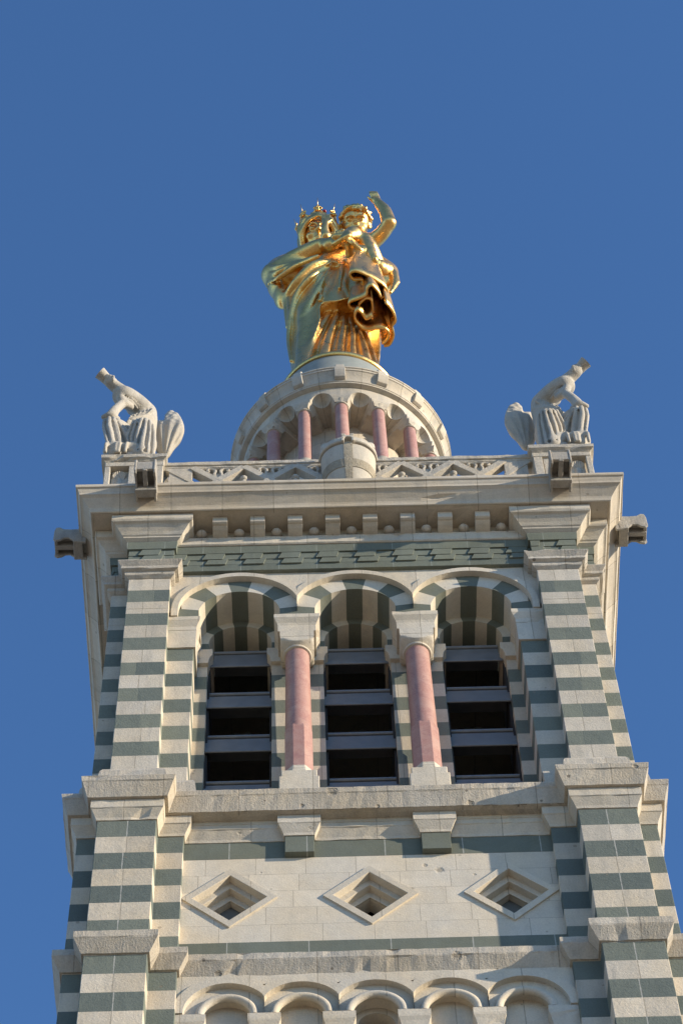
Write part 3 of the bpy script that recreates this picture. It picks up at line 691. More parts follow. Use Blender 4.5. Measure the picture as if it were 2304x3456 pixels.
CA = empty('coat_of_arms', 'bulging carved shield with a cross and a little battlemented crown on the parapet', 'coat of arms', (0, -6.1, 55.63))
def cpart(mb, name, mat, parent=None, **kw):
    o = mb.build(name, mat, None, **kw); o.parent = parent or CA
    if not parent: o.matrix_parent_inverse = Matrix.Translation((0, 6.1, -55.63))
    return o
def srad(z): return float(np.interp(z, [55.7, 56.2, 56.6, 57.1, 57.6, 58.0, 58.25], [.38, .46, .53, .63, .69, .71, .70]))
def shell(z0, z1, a0, a1, dr, nz=10, na=24):
    m = MB(); rings = []
    for z in np.linspace(z0, z1, nz):
        r = srad(z); o_ = [((r+dr)*math.sin(t), -6.0-(r*.78+dr)*math.cos(t), z) for t in np.linspace(a0, a1, na)]
        i_ = [((r-.1)*math.sin(t), -6.0-(r*.78-.1)*math.cos(t), z) for t in np.linspace(a1, a0, na)]; rings.append(o_+i_)
    return m.loft(rings)
SQ = lambda z: 55.7+(z-55.7)*.80
def tilt(m): return m.map(lambda x, y, z: (x, y-(z-56.2)*.10, SQ(z)))
sb = cpart(tilt(shell(55.75, 58.12, -1.62, 1.62, 0)), 'shield', 'shield', smooth=True, angle=35)
cpart(tilt(shell(55.95, 58.16, -.16, .16, .022, 8, 6)), 'cross_upright', 'shieldrib', sb, smooth=True, angle=35)
cpart(tilt(shell(57.0, 57.36, -1.6, 1.6, .016, 3, 24)), 'cross_bar', 'shieldrib', sb, smooth=True, angle=35)
cpart(MB().box(-.52, .5, -6.62, -6.1, 55.62, 55.92), 'shield_foot', 'old', bevel=.02)
cr = MB()
for aa, bb in ((-1.6, -.13), (.13, 1.6)):
    rings = []
    for z, d in ((58.2, .03), (58.24, .06), (58.5, .04), (58.54, .02)):
        o_ = [((.70+d)*math.sin(t), -6.2-(.55+d)*math.cos(t), z) for t in np.linspace(aa, bb, 14)]; i_ = [(.6*math.sin(t), -6.2-.45*math.cos(t), z) for t in np.linspace(bb, aa, 14)]; rings.append(o_+i_)
    cr.loft(rings)
cr.annulus(0, 58.32, .1, .16, 0, PI, -6.83, -6.6, 10); cr.box(-.16, -.1, -6.83, -6.6, 58.15, 58.32); cr.box(.1, .16, -6.83, -6.6, 58.15, 58.32); cr.box(-.12, .12, -6.7, -6.6, 58.15, 58.5)
cr.map(lambda x, y, z: (x, y, SQ(z)))
co = cpart(cr, 'mural_crown', 'shield', bevel=.01)
tw = MB().box(-.15, .15, -6.72, -6.45, 58.5, 58.78); tw.box(-.16, -.06, -6.73, -6.44, 58.76, 58.86); tw.box(.06, .16, -6.73, -6.44, 58.76, 58.86); cpart(tw.map(lambda x, y, z: (x, y, SQ(z))), 'crown_turret', 'shield', co, bevel=.01)
for sx in (-1, 1): cpart(MB().lathe([(.13, 58.4), (.14, 58.62), (.1, 58.7), (.03, 58.74)], 12, sx*.56, -6.42).map(lambda x, y, z: (x, y, SQ(z))), 'crown_turret', 'shield', co, smooth=True, angle=40)

# ================================================================ COLONNADED DRUM
D = empty('colonnaded_drum', 'round stone drum ringed by pink columns and small niches under the gold statue', 'drum', (0, 0, 55.6))
def dpart(mb, name, mat, parent=None, **kw):
    o = mb.build(name, mat, None, **kw); o.parent = parent or D
    if not parent: o.matrix_parent_inverse = Matrix.Translation((0, 0, -55.6))
    return o
dpart(MB().lathe([(3.6, 55.6), (3.6, 56.2), (3.4, 56.3), (3.3, 62.7), (3.15, 62.9), (2.0, 62.95)], 96), 'drum_base', 'drum', smooth=True, angle=30)
dpart(MB().lathe([(2.02, 62.9), (2.02, 68.4)], 96), 'drum_wall', 'drumwall', smooth=True, angle=30)
RO = 3.04; Z_I = 67.83
ring = MB(); NB = 16; da = 2*PI/NB; NT_ = 20
top = 68.5; zs_ = Z_I
cyl = lambda u, r, z: (r*math.sin(u), -r*math.cos(u), z)
for k in range(NB):                                         # one bay between two columns, each with a little half-domed niche cut in its front
    c0 = (k+.5)*da; hw = .30/RO; rr_ = .30
    T_ = np.linspace(PI, 0, NT_+1)
    U = [(c0-da/2, zs_)]+[(c0+hw*math.cos(t), zs_+.31*math.sin(t)) for t in T_]+[(c0+da/2, zs_)]
    n_ = len(U)
    vs = [cyl(u, RO, z) for u, z in U]+[cyl(u, RO, top) for u, z in U]; fs = [(i, i+1, n_+i+1, n_+i) for i in range(n_-1)]
    ring.add(vs, fs)                                        # front face
    vs = []; fs = []; NP_ = 9                               # half dome
    for p in np.linspace(0, PI/2, NP_): vs += [cyl(c0+hw*math.cos(t), RO-.34*math.sin(t)*math.sin(p), zs_+.31*math.sin(t)*math.cos(p)) for t in T_]
    for i in range(NP_-1):
        for q_ in range(NT_): o_ = i*(NT_+1)+q_; fs.append((o_, o_+1, o_+NT_+2, o_+NT_+1))
    ring.add(vs, fs)
    edge = [(c0-da/2, RO)]+[(c0+hw*math.cos(t), RO-.34*math.sin(t)) for t in T_]+[(c0+da/2, RO)]
    vs = [cyl(u, r, zs_) for u, r in edge]+[cyl(u, 2.0, zs_) for u, r in edge]; ring.add(vs, [(i+1, i, n_+i, n_+i+1) for i in range(n_-1)])
dpart(ring, 'arcade_ring', 'drum', smooth=True, angle=30)
cz = MB().lathe([(2.3, 68.38), (3.03, 68.385), (3.12, 68.42), (3.185, 68.44), (3.19, 68.49), (3.215, 68.51), (3.22, 68.60), (3.27, 68.78), (3.35, 68.92), (3.38, 68.94), (3.38, 69.02), (3.41, 69.04), (3.41, 69.10), (3.3, 69.16), (2.6, 69.7), (2.45, 69.72), (2.2, 70.2)], 128)
dpart(cz, 'drum_cornice', 'drum', smooth=True, angle=25)
for k in range(NB):
    th = k*da; sn, cs = math.sin(th), math.cos(th)
    def wr(x, y, z): r = -y; return (r*sn+x*cs, -r*cs+x*sn, z)
    cl = MB().lathe([(.205, 64.3), (.20, 66.0), (.188, 67.4)], 20, 0, -2.86); o = dpart(cl.map(wr), 'column', 'pink', smooth=True, angle=40)
    bs = MB().lathe([(.33, 62.9), (.33, 63.8), (.3, 63.95), (.3, 64.08), (.26, 64.12), (.28, 64.18), (.22, 64.26), (.2, 64.35)], 20, 0, -2.86); dpart(bs.map(wr), 'column_base', 'drum', o, smooth=True, angle=40)
    cp = MB().lathe([(.19, 67.34), (.225, 67.36), (.235, 67.39), (.2, 67.42), (.21, 67.5), (.26, 67.6)], 20, 0, -2.86)
    cp.loft([[(sx_*h_, -2.86+sy_*h_, z) for sx_, sy_ in ((-1, -1), (1, -1), (1, 1), (-1, 1))] for h_, z in ((.19, 67.44), (.215, 67.54), (.25, 67.6), (.25, 67.64))])
    dpart(cp.map(wr), 'capital', 'drum', o, smooth=True, angle=35)
    im = MB(); im.loft([[(-w_, -y1, z), (w_, -y1, z), (w_, -2.0, z), (-w_, -2.0, z)] for w_, y1, z in ((.235, 3.02, 67.63), (.25, 3.04, 67.68), (.29, 3.075, 67.77), (.30, 3.085, 67.85))])
    dpart(im.map(wr), 'impost', 'drum', o, bevel=.008)
    md = MB(); P_ = [(3.1, 68.55), (3.25, 68.56), (3.33, 68.60), (3.37, 68.7), (3.43, 68.9), (3.43, 69.0), (3.2, 69.0)]
    md.loft([[(x, -r, z) for r, z in P_] for x in (-.165, .165)]); dpart(md.map(wr), 'modillion', 'drum', bevel=.015)
    ac = MB(); ac.loft([[(x, -r, z) for r, z in ((3.2, 69.05), (3.40, 69.05), (3.36, 69.34), (3.28, 69.46), (3.1, 69.3))] for x in (-.13, .13)]); dpart(ac.map(wr), 'antefix', 'drum', bevel=.02)
dpart(MB().lathe([(2.6, 69.3), (2.25, 69.9), (2.05, 71.0), (2.02, 72.4), (2.0, 72.72), (1.93, 72.80), (1.86, 72.95), (1.88, 73.02), (1.88, 73.06), (1.8, 73.08)], 96), 'lead_collar', 'lead', smooth=True, angle=30)

# ================================================================ GOLD STATUE
G = empty('gold_statue', 'gilded statue of a crowned mother holding up a waving child on the drum', 'statue', (0, 0, 73.1))
def gpart(o, parent=None):
    o.parent = parent or G
    if not parent: o.matrix_parent_inverse = Matrix.Translation((0, 0, -73.1))
    return o
gpart(MB().lathe([(1.75, 73.08), (1.93, 73.09), (1.965, 73.14), (1.965, 73.21), (1.9, 73.3), (1.2, 73.38)], 96).build('base_ring', 'gold', None, smooth=True, angle=40))
MZ = [73.2, 75, 77, 79, 80.5, 81.5, 82.3, 83]; MRX = [1.5, 1.48, 1.52, 1.6, 1.62, 1.55, 1.35, 1.1]; MRY = [1.5, 1.42, 1.42, 1.5, 1.55, 1.45, 1.2, .95]
TZ = [73.2, 73.6, 75, 77, 79, 80.5, 82, 83.8, 85.1, 85.6, 86.0]; TRX = [1.52, 1.42, 1.28, 1.2, 1.2, 1.15, 1.0, 1.1, 1.1, .6, .3]; TRY = [1.5, 1.38, 1.2, 1.08, 1.02, .95, .85, .8, .6, .45, .25]
f = Field((-2.9, -2.6, 73.25), (2.7, 1.9, 87.6), .04)
def tunic(X, Y, Z):
    z = Z.ravel(); rx = np.interp(z, TZ, TRX).reshape(Z.shape); ry = np.interp(z, TZ, TRY).reshape(Z.shape)
    th = np.arctan2(X, -Y); amp = np.interp(z, [73.2, 78, 81, 85], [.08, .05, .03, .03]).reshape(Z.shape)
    fold = amp*(1-2*np.abs(np.sin(3.1*th+.25*np.sin(Z*.7)+.9))**.8)
    rho = np.sqrt((X/rx)**2+(Y/ry)**2); return (rho-1)*np.minimum(rx, ry)-fold*np.clip(rho, .4, 1)
f.func(tunic, (-2.9, -2.6, 73.2), (2.7, 1.9, 86.05))
def mantle(X, Y, Z):
    z = Z.ravel(); rx = np.interp(z, MZ, MRX).reshape(Z.shape); ry = np.interp(z, MZ, MRY).reshape(Z.shape)
    rho = np.sqrt((X/rx)**2+(Y/ry)**2); th = np.arctan2(X, -Y)
    F = (rho-1)*np.minimum(rx, ry)-.035*np.sin(7*th+Z*1.3)*np.interp(z, [73, 77, 80, 83], [.6, .8, .5, 1]).reshape(Z.shape)
    xe = np.interp(z, [73.2, 74, 75.3, 76.7, 78.2, 83], [-1.12, -1.05, -.87, -.52, -.45, -.45]).reshape(Z.shape)
    zh = np.interp(X.ravel(), [-1, -.45, .1, .66, 1.0, 1.6], [77.9, 77.95, 78.1, 78.6, 79.2, 79.8]).reshape(X.shape)
    keep = np.minimum(np.minimum(X-xe, (zh-Z)*.8), .25-Y)
    return np.maximum(np.maximum(F, keep), Z-83)
f.func(mantle, (-2.9, -2.6, 73.2), (2.7, 1.9, 83.1), .03)
# rolled hem of the mantle
f.spline([(-1.04, -1.04, 74.4), (-.87, -1.17, 75.27), (-.54, -1.36, 76.75), (-.47, -1.45, 77.95), (.11, -1.5, 78.12), (.66, -1.4, 78.62), (1.02, -1.22, 79.3)], .055, .04)
# broad tunic folds sweeping down and out to the base
for pts, r in ((((.10, -1.02, 78.8), (-.22, -1.03, 77.8), (-.62, -1.0, 76.3), (-.95, -1.02, 74.6), (-1.05, -1.15, 73.4)), (.10, .17, .21, .23, .24)),
               (((.16, -1.04, 78.5), (.0, -1.1, 77.2), (-.26, -1.14, 75.6), (-.45, -1.3, 73.4)), (.08, .15, .19, .22)),
               (((.3, -1.02, 78.1), (.26, -1.12, 76.6), (.12, -1.22, 75.0), (.05, -1.42, 73.4)), (.07, .14, .17, .2)),
               (((.5, -.98, 77.8), (.56, -1.04, 76.4), (.5, -1.16, 74.9), (.5, -1.36, 73.4)), (.08, .13, .16, .19)),
               (((.72, -.88, 77.4), (.84, -.88, 76.2), (.92, -.96, 75.0), (1.0, -1.1, 73.4)), (.08, .14, .17, .2)),
               (((.97, -.64, 77.3), (1.1, -.56, 76.4), (1.2, -.6, 75.2), (1.36, -.72, 73.4)), (.09, .13, .15, .17))):
    f.spline(pts, r, .05)
for pts in (((-.06, -1.08, 78.0), (-.38, -1.08, 76.6), (-.66, -1.2, 74.8), (-.76, -1.32, 73.4)), ((.16, -1.12, 77.2), (-.04, -1.22, 75.6), (-.18, -1.44, 73.4)), ((.42, -1.06, 77.2), (.36, -1.18, 75.6), (.29, -1.46, 73.4)), ((.66, -.98, 77.2), (.7, -1.04, 75.8), (.76, -1.34, 73.4))):
    f.spline(pts, (.05, .08, .10, .11)[-len(pts):], .05, sub=True)
# mantle folds radiating from the hands, and the knee pressing through
for pts, r in ((((.05, -1.35, 81.7), (-.62, -1.38, 81.3), (-1.25, -.98, 80.7), (-1.55, -.45, 80.5), (-1.55, -.2, 78.8)), (.07, .13, .14, .12, .07)),
               (((.05, -1.35, 81.6), (-.64, -1.45, 80.3), (-1.23, -1.03, 79.6), (-1.5, -.6, 78.4)), (.06, .10, .09, .05)),
               (((.11, -1.38, 81.6), (-.22, -1.55, 80.0), (-.66, -1.4, 78.6), (-1.0, -1.14, 77.6)), (.07, .12, .10, .05)),
               (((.19, -1.36, 81.7), (.03, -1.55, 80.0), (-.33, -1.49, 78.8), (-.46, -1.44, 78.2)), (.06, .09, .08, .05)),
               (((.41, -1.25, 81.9), (.3, -1.53, 80.3), (.22, -1.52, 79.0)), (.06, .08, .05)),
               (((-1.49, -.63, 80.2), (-1.47, -.6, 78.6), (-1.53, -.35, 77.4), (-1.46, -.45, 75.6)), (.09, .09, .07, .05))):
    f.spline([(x-.03, y-.05, z) for x, y, z in pts], [x*1.25 for x in r], .05)
for pts in (((.0, -1.42, 81.3), (-.5, -1.5, 80.7), (-1.0, -1.2, 80.1)), ((.08, -1.45, 81.2), (-.42, -1.55, 79.8), (-.9, -1.3, 78.8)), ((.16, -1.48, 81.2), (-.08, -1.6, 79.6), (-.35, -1.56, 78.6))):
    f.spline(pts, (.10, .19, .09), .07, sub=True)
f.spline([(-.95, -1.1, 78.3), (-1.05, -1.02, 77.0), (-1.15, -.95, 75.3), (-1.2, -1.0, 73.6)], (.28, .2, .17, .18), .25)
f.ell((1.15, -.75, 79.6), (.62, .62, 2.0), .15); f.ell((.9, -1.3, 79.5), (.5, .42, 1.45), .1)  # filler bulks added inside the hanging folds to lighten their dark hollow
# shoulders, arms, hands
f.chain([(-1.15, .1, 84.9), (1.2, .05, 84.9)], (.55, .5), .25).chain([(-.3, .05, 85.2), (-.42, -.1, 85.8)], (.36, .31), .15)
f.spline([(-1.25, .05, 84.85), (-1.8, -.25, 83.7), (-2.05, -.6, 82.45)], (.5, .48, .42), .15)
f.spline([(-2.05, -.62, 82.35), (-1.3, -1.05, 82.6), (-.45, -1.42, 82.9), (-.05, -1.6, 82.6)], (.43, .40, .30, .26), .12)
f.ell((-1.25, -.85, 82.1), (.75, .42, .5), .2)
# hanging sleeve and its folds
f.ell((-1.5, -.3, 82.3), (.5, .55, .75), .2); f.ell((-1.98, -.5, 81.95), (.33, .5, .75), .2); f.ell((-1.8, -.35, 81.2), (.28, .4, .75), .2)
for dy, dz in ((-.15, 0), (.1, -.3), (-.35, .25)):
    f.spline([(-2.28, -.5+dy, 82.3+dz), (-1.9, -1.0+dy*.4, 81.6+dz), (-1.3, -1.32, 81.65+dz*.5), (-.5, -1.42, 82.1)], (.07, .11, .10, .06), .06)
f.spline([(-2.2, -.75, 82.0), (-1.7, -1.1, 81.75), (-1.0, -1.35, 81.9)], (.04, .07, .04), .07, sub=True)
f.spline([(-2.2, -.6, 81.6), (-1.8, -.95, 81.2), (-1.3, -1.15, 81.1)], (.04, .07, .04), .07, sub=True)
f.ell((.0, -1.68, 82.55), (.33, .2, .28), .1)
for k in range(4):
    f.chain([(.12, -1.82, 82.3+.095*k), (.38, -2.04, 82.14+.11*k), (.60, -2.12, 82.26+.10*k), (.68, -2.02, 82.42+.08*k)], (.105, .10, .09, .075), .025)
f.chain([(-.02, -1.74, 82.85), (.2, -1.9, 83.0), (.42, -2.0, 83.0)], (.11, .10, .075), .03)
# her other arm comes round under the child
f.spline([(1.3, .0, 84.8), (1.9, -.25, 83.2), (1.8, -.85, 81.9), (1.25, -1.35, 81.75), (.95, -1.5, 82.0)], (.48, .45, .4, .25, .2), .14)
f.ell((1.02, -1.62, 82.05), (.28, .2, .28), .08)
for k in range(4): f.chain([(.98-.03*k, -1.74, 81.85+.13*k), (.74-.05*k, -1.95, 81.95+.15*k), (.56-.04*k, -2.0, 82.12+.15*k)], (.1, .085, .065), .025)
# head and face
H = np.array((-.42, -.28, 86.25))
def tilted(c0, p):
    cs, sn = math.cos(p), math.sin(p)
    return (lambda x, y, z: np.array((c0[0]+x, c0[1]+y*cs-z*sn, c0[2]+y*sn+z*cs))), ((1, 0, 0), (0, cs, sn), (0, -sn, cs))
HV, HR = tilted(H, R(26))
f.ell(HV(0, .08, .12), (.6, .68, .78), .1, rot=HR).ell(HV(0, -.16, -.35), (.44, .5, .58), .15, rot=HR).ell(HV(0, -.48, -.78), (.17, .16, .14), .12)
f.chain([HV(0, -.66, .2), HV(0, -.84, -.16), HV(0, -.74, -.22)], (.07, .1, .07), .06)
for sx in (-1, 1):
    f.ell(HV(sx*.23, -.7, .07), (.16, .16, .11), .06, sub=True, rot=HR); f.ell(HV(sx*.23, -.57, .06), (.115, .1, .085), .02)
    f.chain([HV(sx*.08, -.7, .2), HV(sx*.24, -.68, .24), HV(sx*.38, -.54, .17)], (.05, .055, .035), .04); f.ell(HV(sx*.3, -.5, -.22), (.16, .14, .16), .1)
    f.ell(HV(sx*.1, -.81, -.2), (.045, .05, .045), .04)
f.chain([HV(-.14, -.66, -.42), HV(0, -.71, -.4), HV(.14, -.66, -.42)], (.035, .05, .035), .04).chain([HV(-.11, -.65, -.5), HV(0, -.69, -.51), HV(.11, -.65, -.5)], (.035, .05, .035), .04)
mother = gpart(f.build('mother_figure', 'gold', None, 1))
hf = Field((-1.6, -1.3, 83.4), (.8, .9, 87.6), .045)
hf.ell(HV(0, .2, .1), (.66, .66, .82), .05, rot=HR)
for k in range(9):
    t = k/8
    for sx in (-1, 1):
        x0, y0 = sx*(.60+.05*math.sin(k*2.1)), -.38+t*.75
        pts = [HV(x0*.8, y0-.1, .62)]+[HV(x0+sx*.05*math.sin(i*1.6+k), y0+.05*math.cos(i*1.9+k)+.07*i, .4-.36*i) for i in range(7)]
        hf.spline(pts, (.07, .1, .11, .11, .11, .1, .1, .05), .03)
for sx in (-1, 1):
    for k in range(3): hf.spline([HV(sx*.03, -.68+.03*k, .58+.1*k), HV(sx*.34, -.6+.05*k, .42+.08*k), HV(sx*.56, -.4+.05*k, .12+.1*k), HV(sx*.6, -.25, -.4)], (.06, .085, .09, .08), .03)
gpart(hf.build('hair', 'gold', None, 1), mother)
# crown
CR = gpart(empty('crown', '', ''), None)
for k_ in ('label', 'category'): del CR[k_]
CR.matrix_parent_inverse = Matrix.Translation((0, 0, -73.1)); cc = Vector((0, .1)); CV, _cr = tilted(H, R(9)); cmap = lambda x, y, z: tuple(CV(x, y, z-85.62))
def cring(fn0, fn1, n_=96):
    m = MB(); rings = []
    for i in range(n_):
        t = 2*PI*i/n_; z0, r0 = fn0(t); z1, r1 = fn1(t)
        rings.append([(cc.x+r*math.sin(t), cc.y-r*math.cos(t), z) for r, z in ((r0, z0), (r1, z1), (r1-.05, z1), (r0-.05, z0))])
    rings.append(rings[0]); return m.loft(rings, 0, True, False)
lift = lambda t: abs(math.cos(4*t))**2.2
band = cring(lambda t: (86.05, .70), lambda t: (86.38+.3*lift(t), .74+.05*lift(t)))
for z, r in ((86.07, .71), (86.28, .735)): band.tube([(cc.x+r*math.sin(t), cc.y-r*math.cos(t), z) for t in np.linspace(0, 2*PI, 65)], .04, 8)
band.tube([(cc.x+(.75+.05*lift(t))*math.sin(t), cc.y-(.75+.05*lift(t))*math.cos(t), 86.38+.3*lift(t)) for t in np.linspace(0, 2*PI, 129)], .035, 6)
gpart(band.map(cmap).build('crown_band', 'gold', None, smooth=True, angle=40), CR)
for k in range(8):
    t = k*PI/4; r = .80; x, y = cc.x+r*math.sin(t), cc.y-r*math.cos(t); tx, ty = math.cos(t), math.sin(t)
    fin = MB()
    for dx, dz in ((0, .14), (-.085, .05), (.085, .05)):
        fin.tube([(x+tx*(dx+.06*math.cos(q_)), y+ty*(dx+.06*math.cos(q_)), 86.68+dz+.06*math.sin(q_)) for q_ in np.linspace(0, 2*PI, 13)], .035, 6)
    fin.ball((x, y, 86.76), .06, 10); fin.ball((x*1+.0, y, 86.6), (.08, .08, .06), 8)
    o = gpart(fin.map(cmap).build('finial', 'gold', None, smooth=True), CR)
    if k in (0, 1, 2, 6, 7):
        lean = .1; sp = MB().tube([(x, y, 86.85), (x+lean*math.sin(t), y-lean*math.cos(t), 87.3)], [.02, .007], 6); gpart(sp.map(cmap).build('spike', 'gold', None, smooth=True), CR)
t = R(14); gpart(MB().ball((cc.x+.74*math.sin(t)+.06, cc.y-.74*math.cos(t)+.06, 86.70), .085, 14).map(cmap).build('jewel', 'ruby', None, smooth=True), CR)
for tt in (R(-14), R(18), R(-50), R(52)): gpart(MB().box(-.09, .09, -.05, .05, -.09, .09).map(lambda x, y, z: (cc.x+.745*math.sin(tt)+x*math.cos(tt)-y*math.sin(tt), cc.y-.745*math.cos(tt)+x*math.sin(tt)+y*math.cos(tt), 86.42+z)).map(cmap).build('crown_stone', 'gold', None, bevel=.02), CR)

# child
cf = Field((-.7, -2.4, 80.4), (2.8, .6, 88.3), .036)
K = np.array((.95, -.6, 86.95)); KV, KR = tilted(K, R(56))
cf.ell(KV(0, .04, .08), (.53, .55, .56), .1, rot=KR).ell(KV(0, -.14, -.22), (.42, .42, .42), .12).ell(KV(0, -.45, -.5), (.13, .13, .1), .1)
cf.ell(KV(0, -.56, -.08), (.09, .1, .08), .05)
for sx in (-1, 1):
    cf.ell(KV(sx*.2, -.55, .07), (.13, .12, .09), .05, sub=True, rot=KR); cf.ell(KV(sx*.2, -.46, .06), (.09, .07, .065), .02); cf.ell(KV(sx*.25, -.38, -.2), (.17, .15, .16), .1)
    cf.chain([KV(sx*.07, -.54, .19), KV(sx*.2, -.54, .22), KV(sx*.33, -.44, .16)], (.04, .045, .03), .05); cf.ell(KV(sx*.53, .05, -.05), (.07, .12, .16), .04)
cf.ell(KV(0, -.53, -.3), (.1, .05, .04), .03)
cf.chain([(.97, -.5, 86.3), (1.15, -.42, 85.4), (1.3, -.48, 84.0), (1.25, -.6, 82.9)], (.28, .48, .46, .5), .12)
cf.spline([(1.45, -.42, 85.5), (1.85, -.8, 85.45), (2.14, -1.15, 85.6)], (.32, .28, .26), .1).spline([(2.14, -1.15, 85.6), (2.02, -1.3, 86.4), (1.78, -1.4, 87.0)], (.27, .235, .17), .06)
cf.ell((1.71, -1.45, 87.14), (.2, .12, .18), .05)
for k in range(4): cf.chain([(1.59+.08*k, -1.49, 87.24), (1.53+.08*k, -1.58, 87.42), (1.50+.085*k, -1.61, 87.60-.035*abs(k-1.3))], (.055, .05, .038), .012)
cf.chain([(1.62, -1.45, 87.05), (1.48, -1.52, 87.12), (1.42, -1.56, 87.2)], (.05, .045, .035), .02)
cf.spline([(.75, -.5, 85.4), (.2, -.95, 84.6), (-.18, -1.3, 84.15)], (.28, .22, .18), .1).spline([(-.18, -1.3, 84.15), (-.2, -1.45, 84.55), (-.16, -1.5, 84.9)], (.17, .14, .11), .05)
cf.ell((-.14, -1.52, 85.02), (.17, .1, .17), .04)
for k in range(4): cf.chain([(-.26+.08*k, -1.54, 85.12), (-.26+.08*k, -1.58, 85.3), (-.26+.083*k, -1.6, 85.48-.035*abs(k-1.5))], (.052, .047, .036), .01)
cf.chain([(-.05, -1.52, 84.98), (.05, -1.56, 85.08), (.08, -1.58, 85.2)], (.045, .04, .03), .02)
cf.spline([(1.0, -.65, 82.95), (.85, -1.3, 83.15), (.76, -1.78, 83.05)], (.42, .38, .33), .12).spline([(.76, -1.78, 83.0), (.55, -1.9, 82.7), (.36, -1.98, 82.4)], (.3, .24, .17), .08)
cf.ell((.22, -2.02, 82.42), (.24, .12, .13), .06)
for k in range(5): cf.ell((.02+.095*k, -2.13, 82.5+.01*k), (.045, .06, .05), .015)
cf.spline([(1.5, -.7, 82.9), (1.3, -1.25, 83.1), (1.14, -1.58, 83.0)], (.4, .35, .3), .12).spline([(1.14, -1.58, 83.0), (1.3, -1.56, 82.2), (1.44, -1.48, 81.3)], (.3, .25, .15), .08)
cf.ell((1.48, -1.56, 81.1), (.12, .24, .12), .06)
child = gpart(cf.build('child_figure', 'gold', None, 1))
ch = Field((.15, -1.7, 85.8), (1.75, .6, 88.2), .035)
for i in range(170):
    u = RNG.random(); th = RNG.random()*2*PI; ph = math.acos(1-1.4*u); d = np.array((math.sin(ph)*math.cos(th), math.sin(ph)*math.sin(th), math.cos(ph)))
    if d[1] < -.35 and d[2] < .62: continue
    p = KV(d[0]*.56, .04+d[1]*.58, .08+d[2]*.6); ch.chain([p, p+RNG.normal(0, .05, 3)], (.085, .06), .02)
for i in range(26):
    th = -1.5+3.0*i/25; ch.ell(KV(math.sin(th)*.53, .04-math.cos(th)*.38, .58-.4*abs(math.sin(th))**3), (.085, .085, .085), .02)
gpart(ch.build('hair', 'gold', None, 0), child)

# cascade of zigzag mantle folds hanging from her left arm
def cascade(hem, zb, top, zt, thick=.07, sub=5, dz=None):
    n_ = len(hem); H_ = []
    P_ = [np.array(p, float) for p in hem]; T_ = [np.array(p, float) for p in top]
    P_ = [2*P_[0]-P_[1]]+P_+[2*P_[-1]-P_[-2]]
    for i in range(1, len(P_)-2):
        for s_ in range(sub):
            t = s_/sub; a_, b_, c_, d_ = P_[i-1:i+3]; H_.append(.5*(2*b_+(c_-a_)*t+(2*a_-5*b_+4*c_-d_)*t*t+(3*b_-a_-3*c_+d_)*t**3))
    H_.append(P_[-2]); m = MB(); N_ = len(H_); rings = []
    for k in range(9):
        v = k/8; ring_ = []
        for i, h_ in enumerate(H_):
            u = i/(N_-1); tp = T_[0]*(1-u)+T_[1]*u if len(T_) == 2 else np.array([np.interp(u, np.linspace(0, 1, len(T_)), [t_[q_] for t_ in T_]) for q_ in (0, 1)])
            e = v**1.25; z0 = zb+(dz*(u) if dz else 0)
            xy = h_*(1-e)+(tp*.75+h_*.25)*e; ring_.append((xy[0], xy[1], z0+(zt-z0)*v))
        rings.append(ring_)
    m.loft(rings, 0, False, False); o = gpart(m.build('mantle_fold', 'gold', None, smooth=True))
    s_ = o.modifiers.new('thickness', 'SOLIDIFY'); s_.thickness = thick; s_.offset = 0
    return o
sh1 = lambda L_, dx, dy: [(x+dx, y+dy) for x, y in L_]
T1 = [(.55, -1.06), (.88, -1.25), (1.0, -1.47), (.95, -1.68), (.68, -1.68), (.56, -1.82), (.58, -1.95), (.78, -1.99), (1.17, -1.81), (1.54, -1.57), (1.75, -1.36), (1.78, -1.12), (1.58, -.96)]
cascade(sh1(T1, 0, -.33), 78.65, [(.55, -1.3), (1.0, -1.5), (1.5, -1.2)], 82.0)
T2 = [(1.55, -1.73), (1.45, -1.95), (1.25, -2.18), (1.1, -2.07), (1.06, -1.83), (.8, -1.7), (.51, -1.58), (.49, -1.4), (.67, -1.3), (.84, -1.52), (1.04, -1.7), (1.22, -1.65), (1.27, -1.34), (1.24, -1.07)]
cascade(sh1(T2, 0, -.13), 77.5, [(1.2, -1.35), (.9, -1.3), (1.2, -1.2)], 80.6)
T2b = [(1.24, -1.07), (1.03, -.96), (.89, -1.19), (.73, -1.28), (.65, -1.04), (.73, -.81), (.99, -.58), (1.4, -.6), (1.66, -.59), (1.8, -.38), (1.7, -.14), (1.56, -.03)]
cascade(sh1(T2b, 0, -.35), 77.0, [(1.2, -1.3), (1.0, -1.1), (1.5, -.5)], 80.2)
T3 = [(1.7, -1.7), (1.86, -1.5), (2.0, -1.2), (2.02, -1.0), (1.9, -.8), (1.96, -.5), (1.83, -.16), (1.63, -.1)]
cascade(sh1(T3, 0, -.1), 77.2, [(1.5, -1.2), (1.65, -.7), (1.5, -.1)], 81.5)
# drapery flung over her forearm on the child's side
df = Field((1.0, -1.6, 79.2), (2.7, .4, 83.6), .045)
for k in range(6):
    o_ = k*.12; df.spline([(1.52+.02*k, -.75-.05*k+.12*(k % 2), 82.9-o_*.6), (1.88+.03*k, -.85, 82.5-o_), (2.16, -.9+.1*(k % 2), 81.6-o_), (2.27-.06*k, -.88, 80.9-.16*k)], (.1, .13, .13, .07), .05)
df.ell((1.75, -.5, 81.8), (.42, .5, .9), .1)
gpart(df.build('sleeve_drapery', 'gold', None, 1))

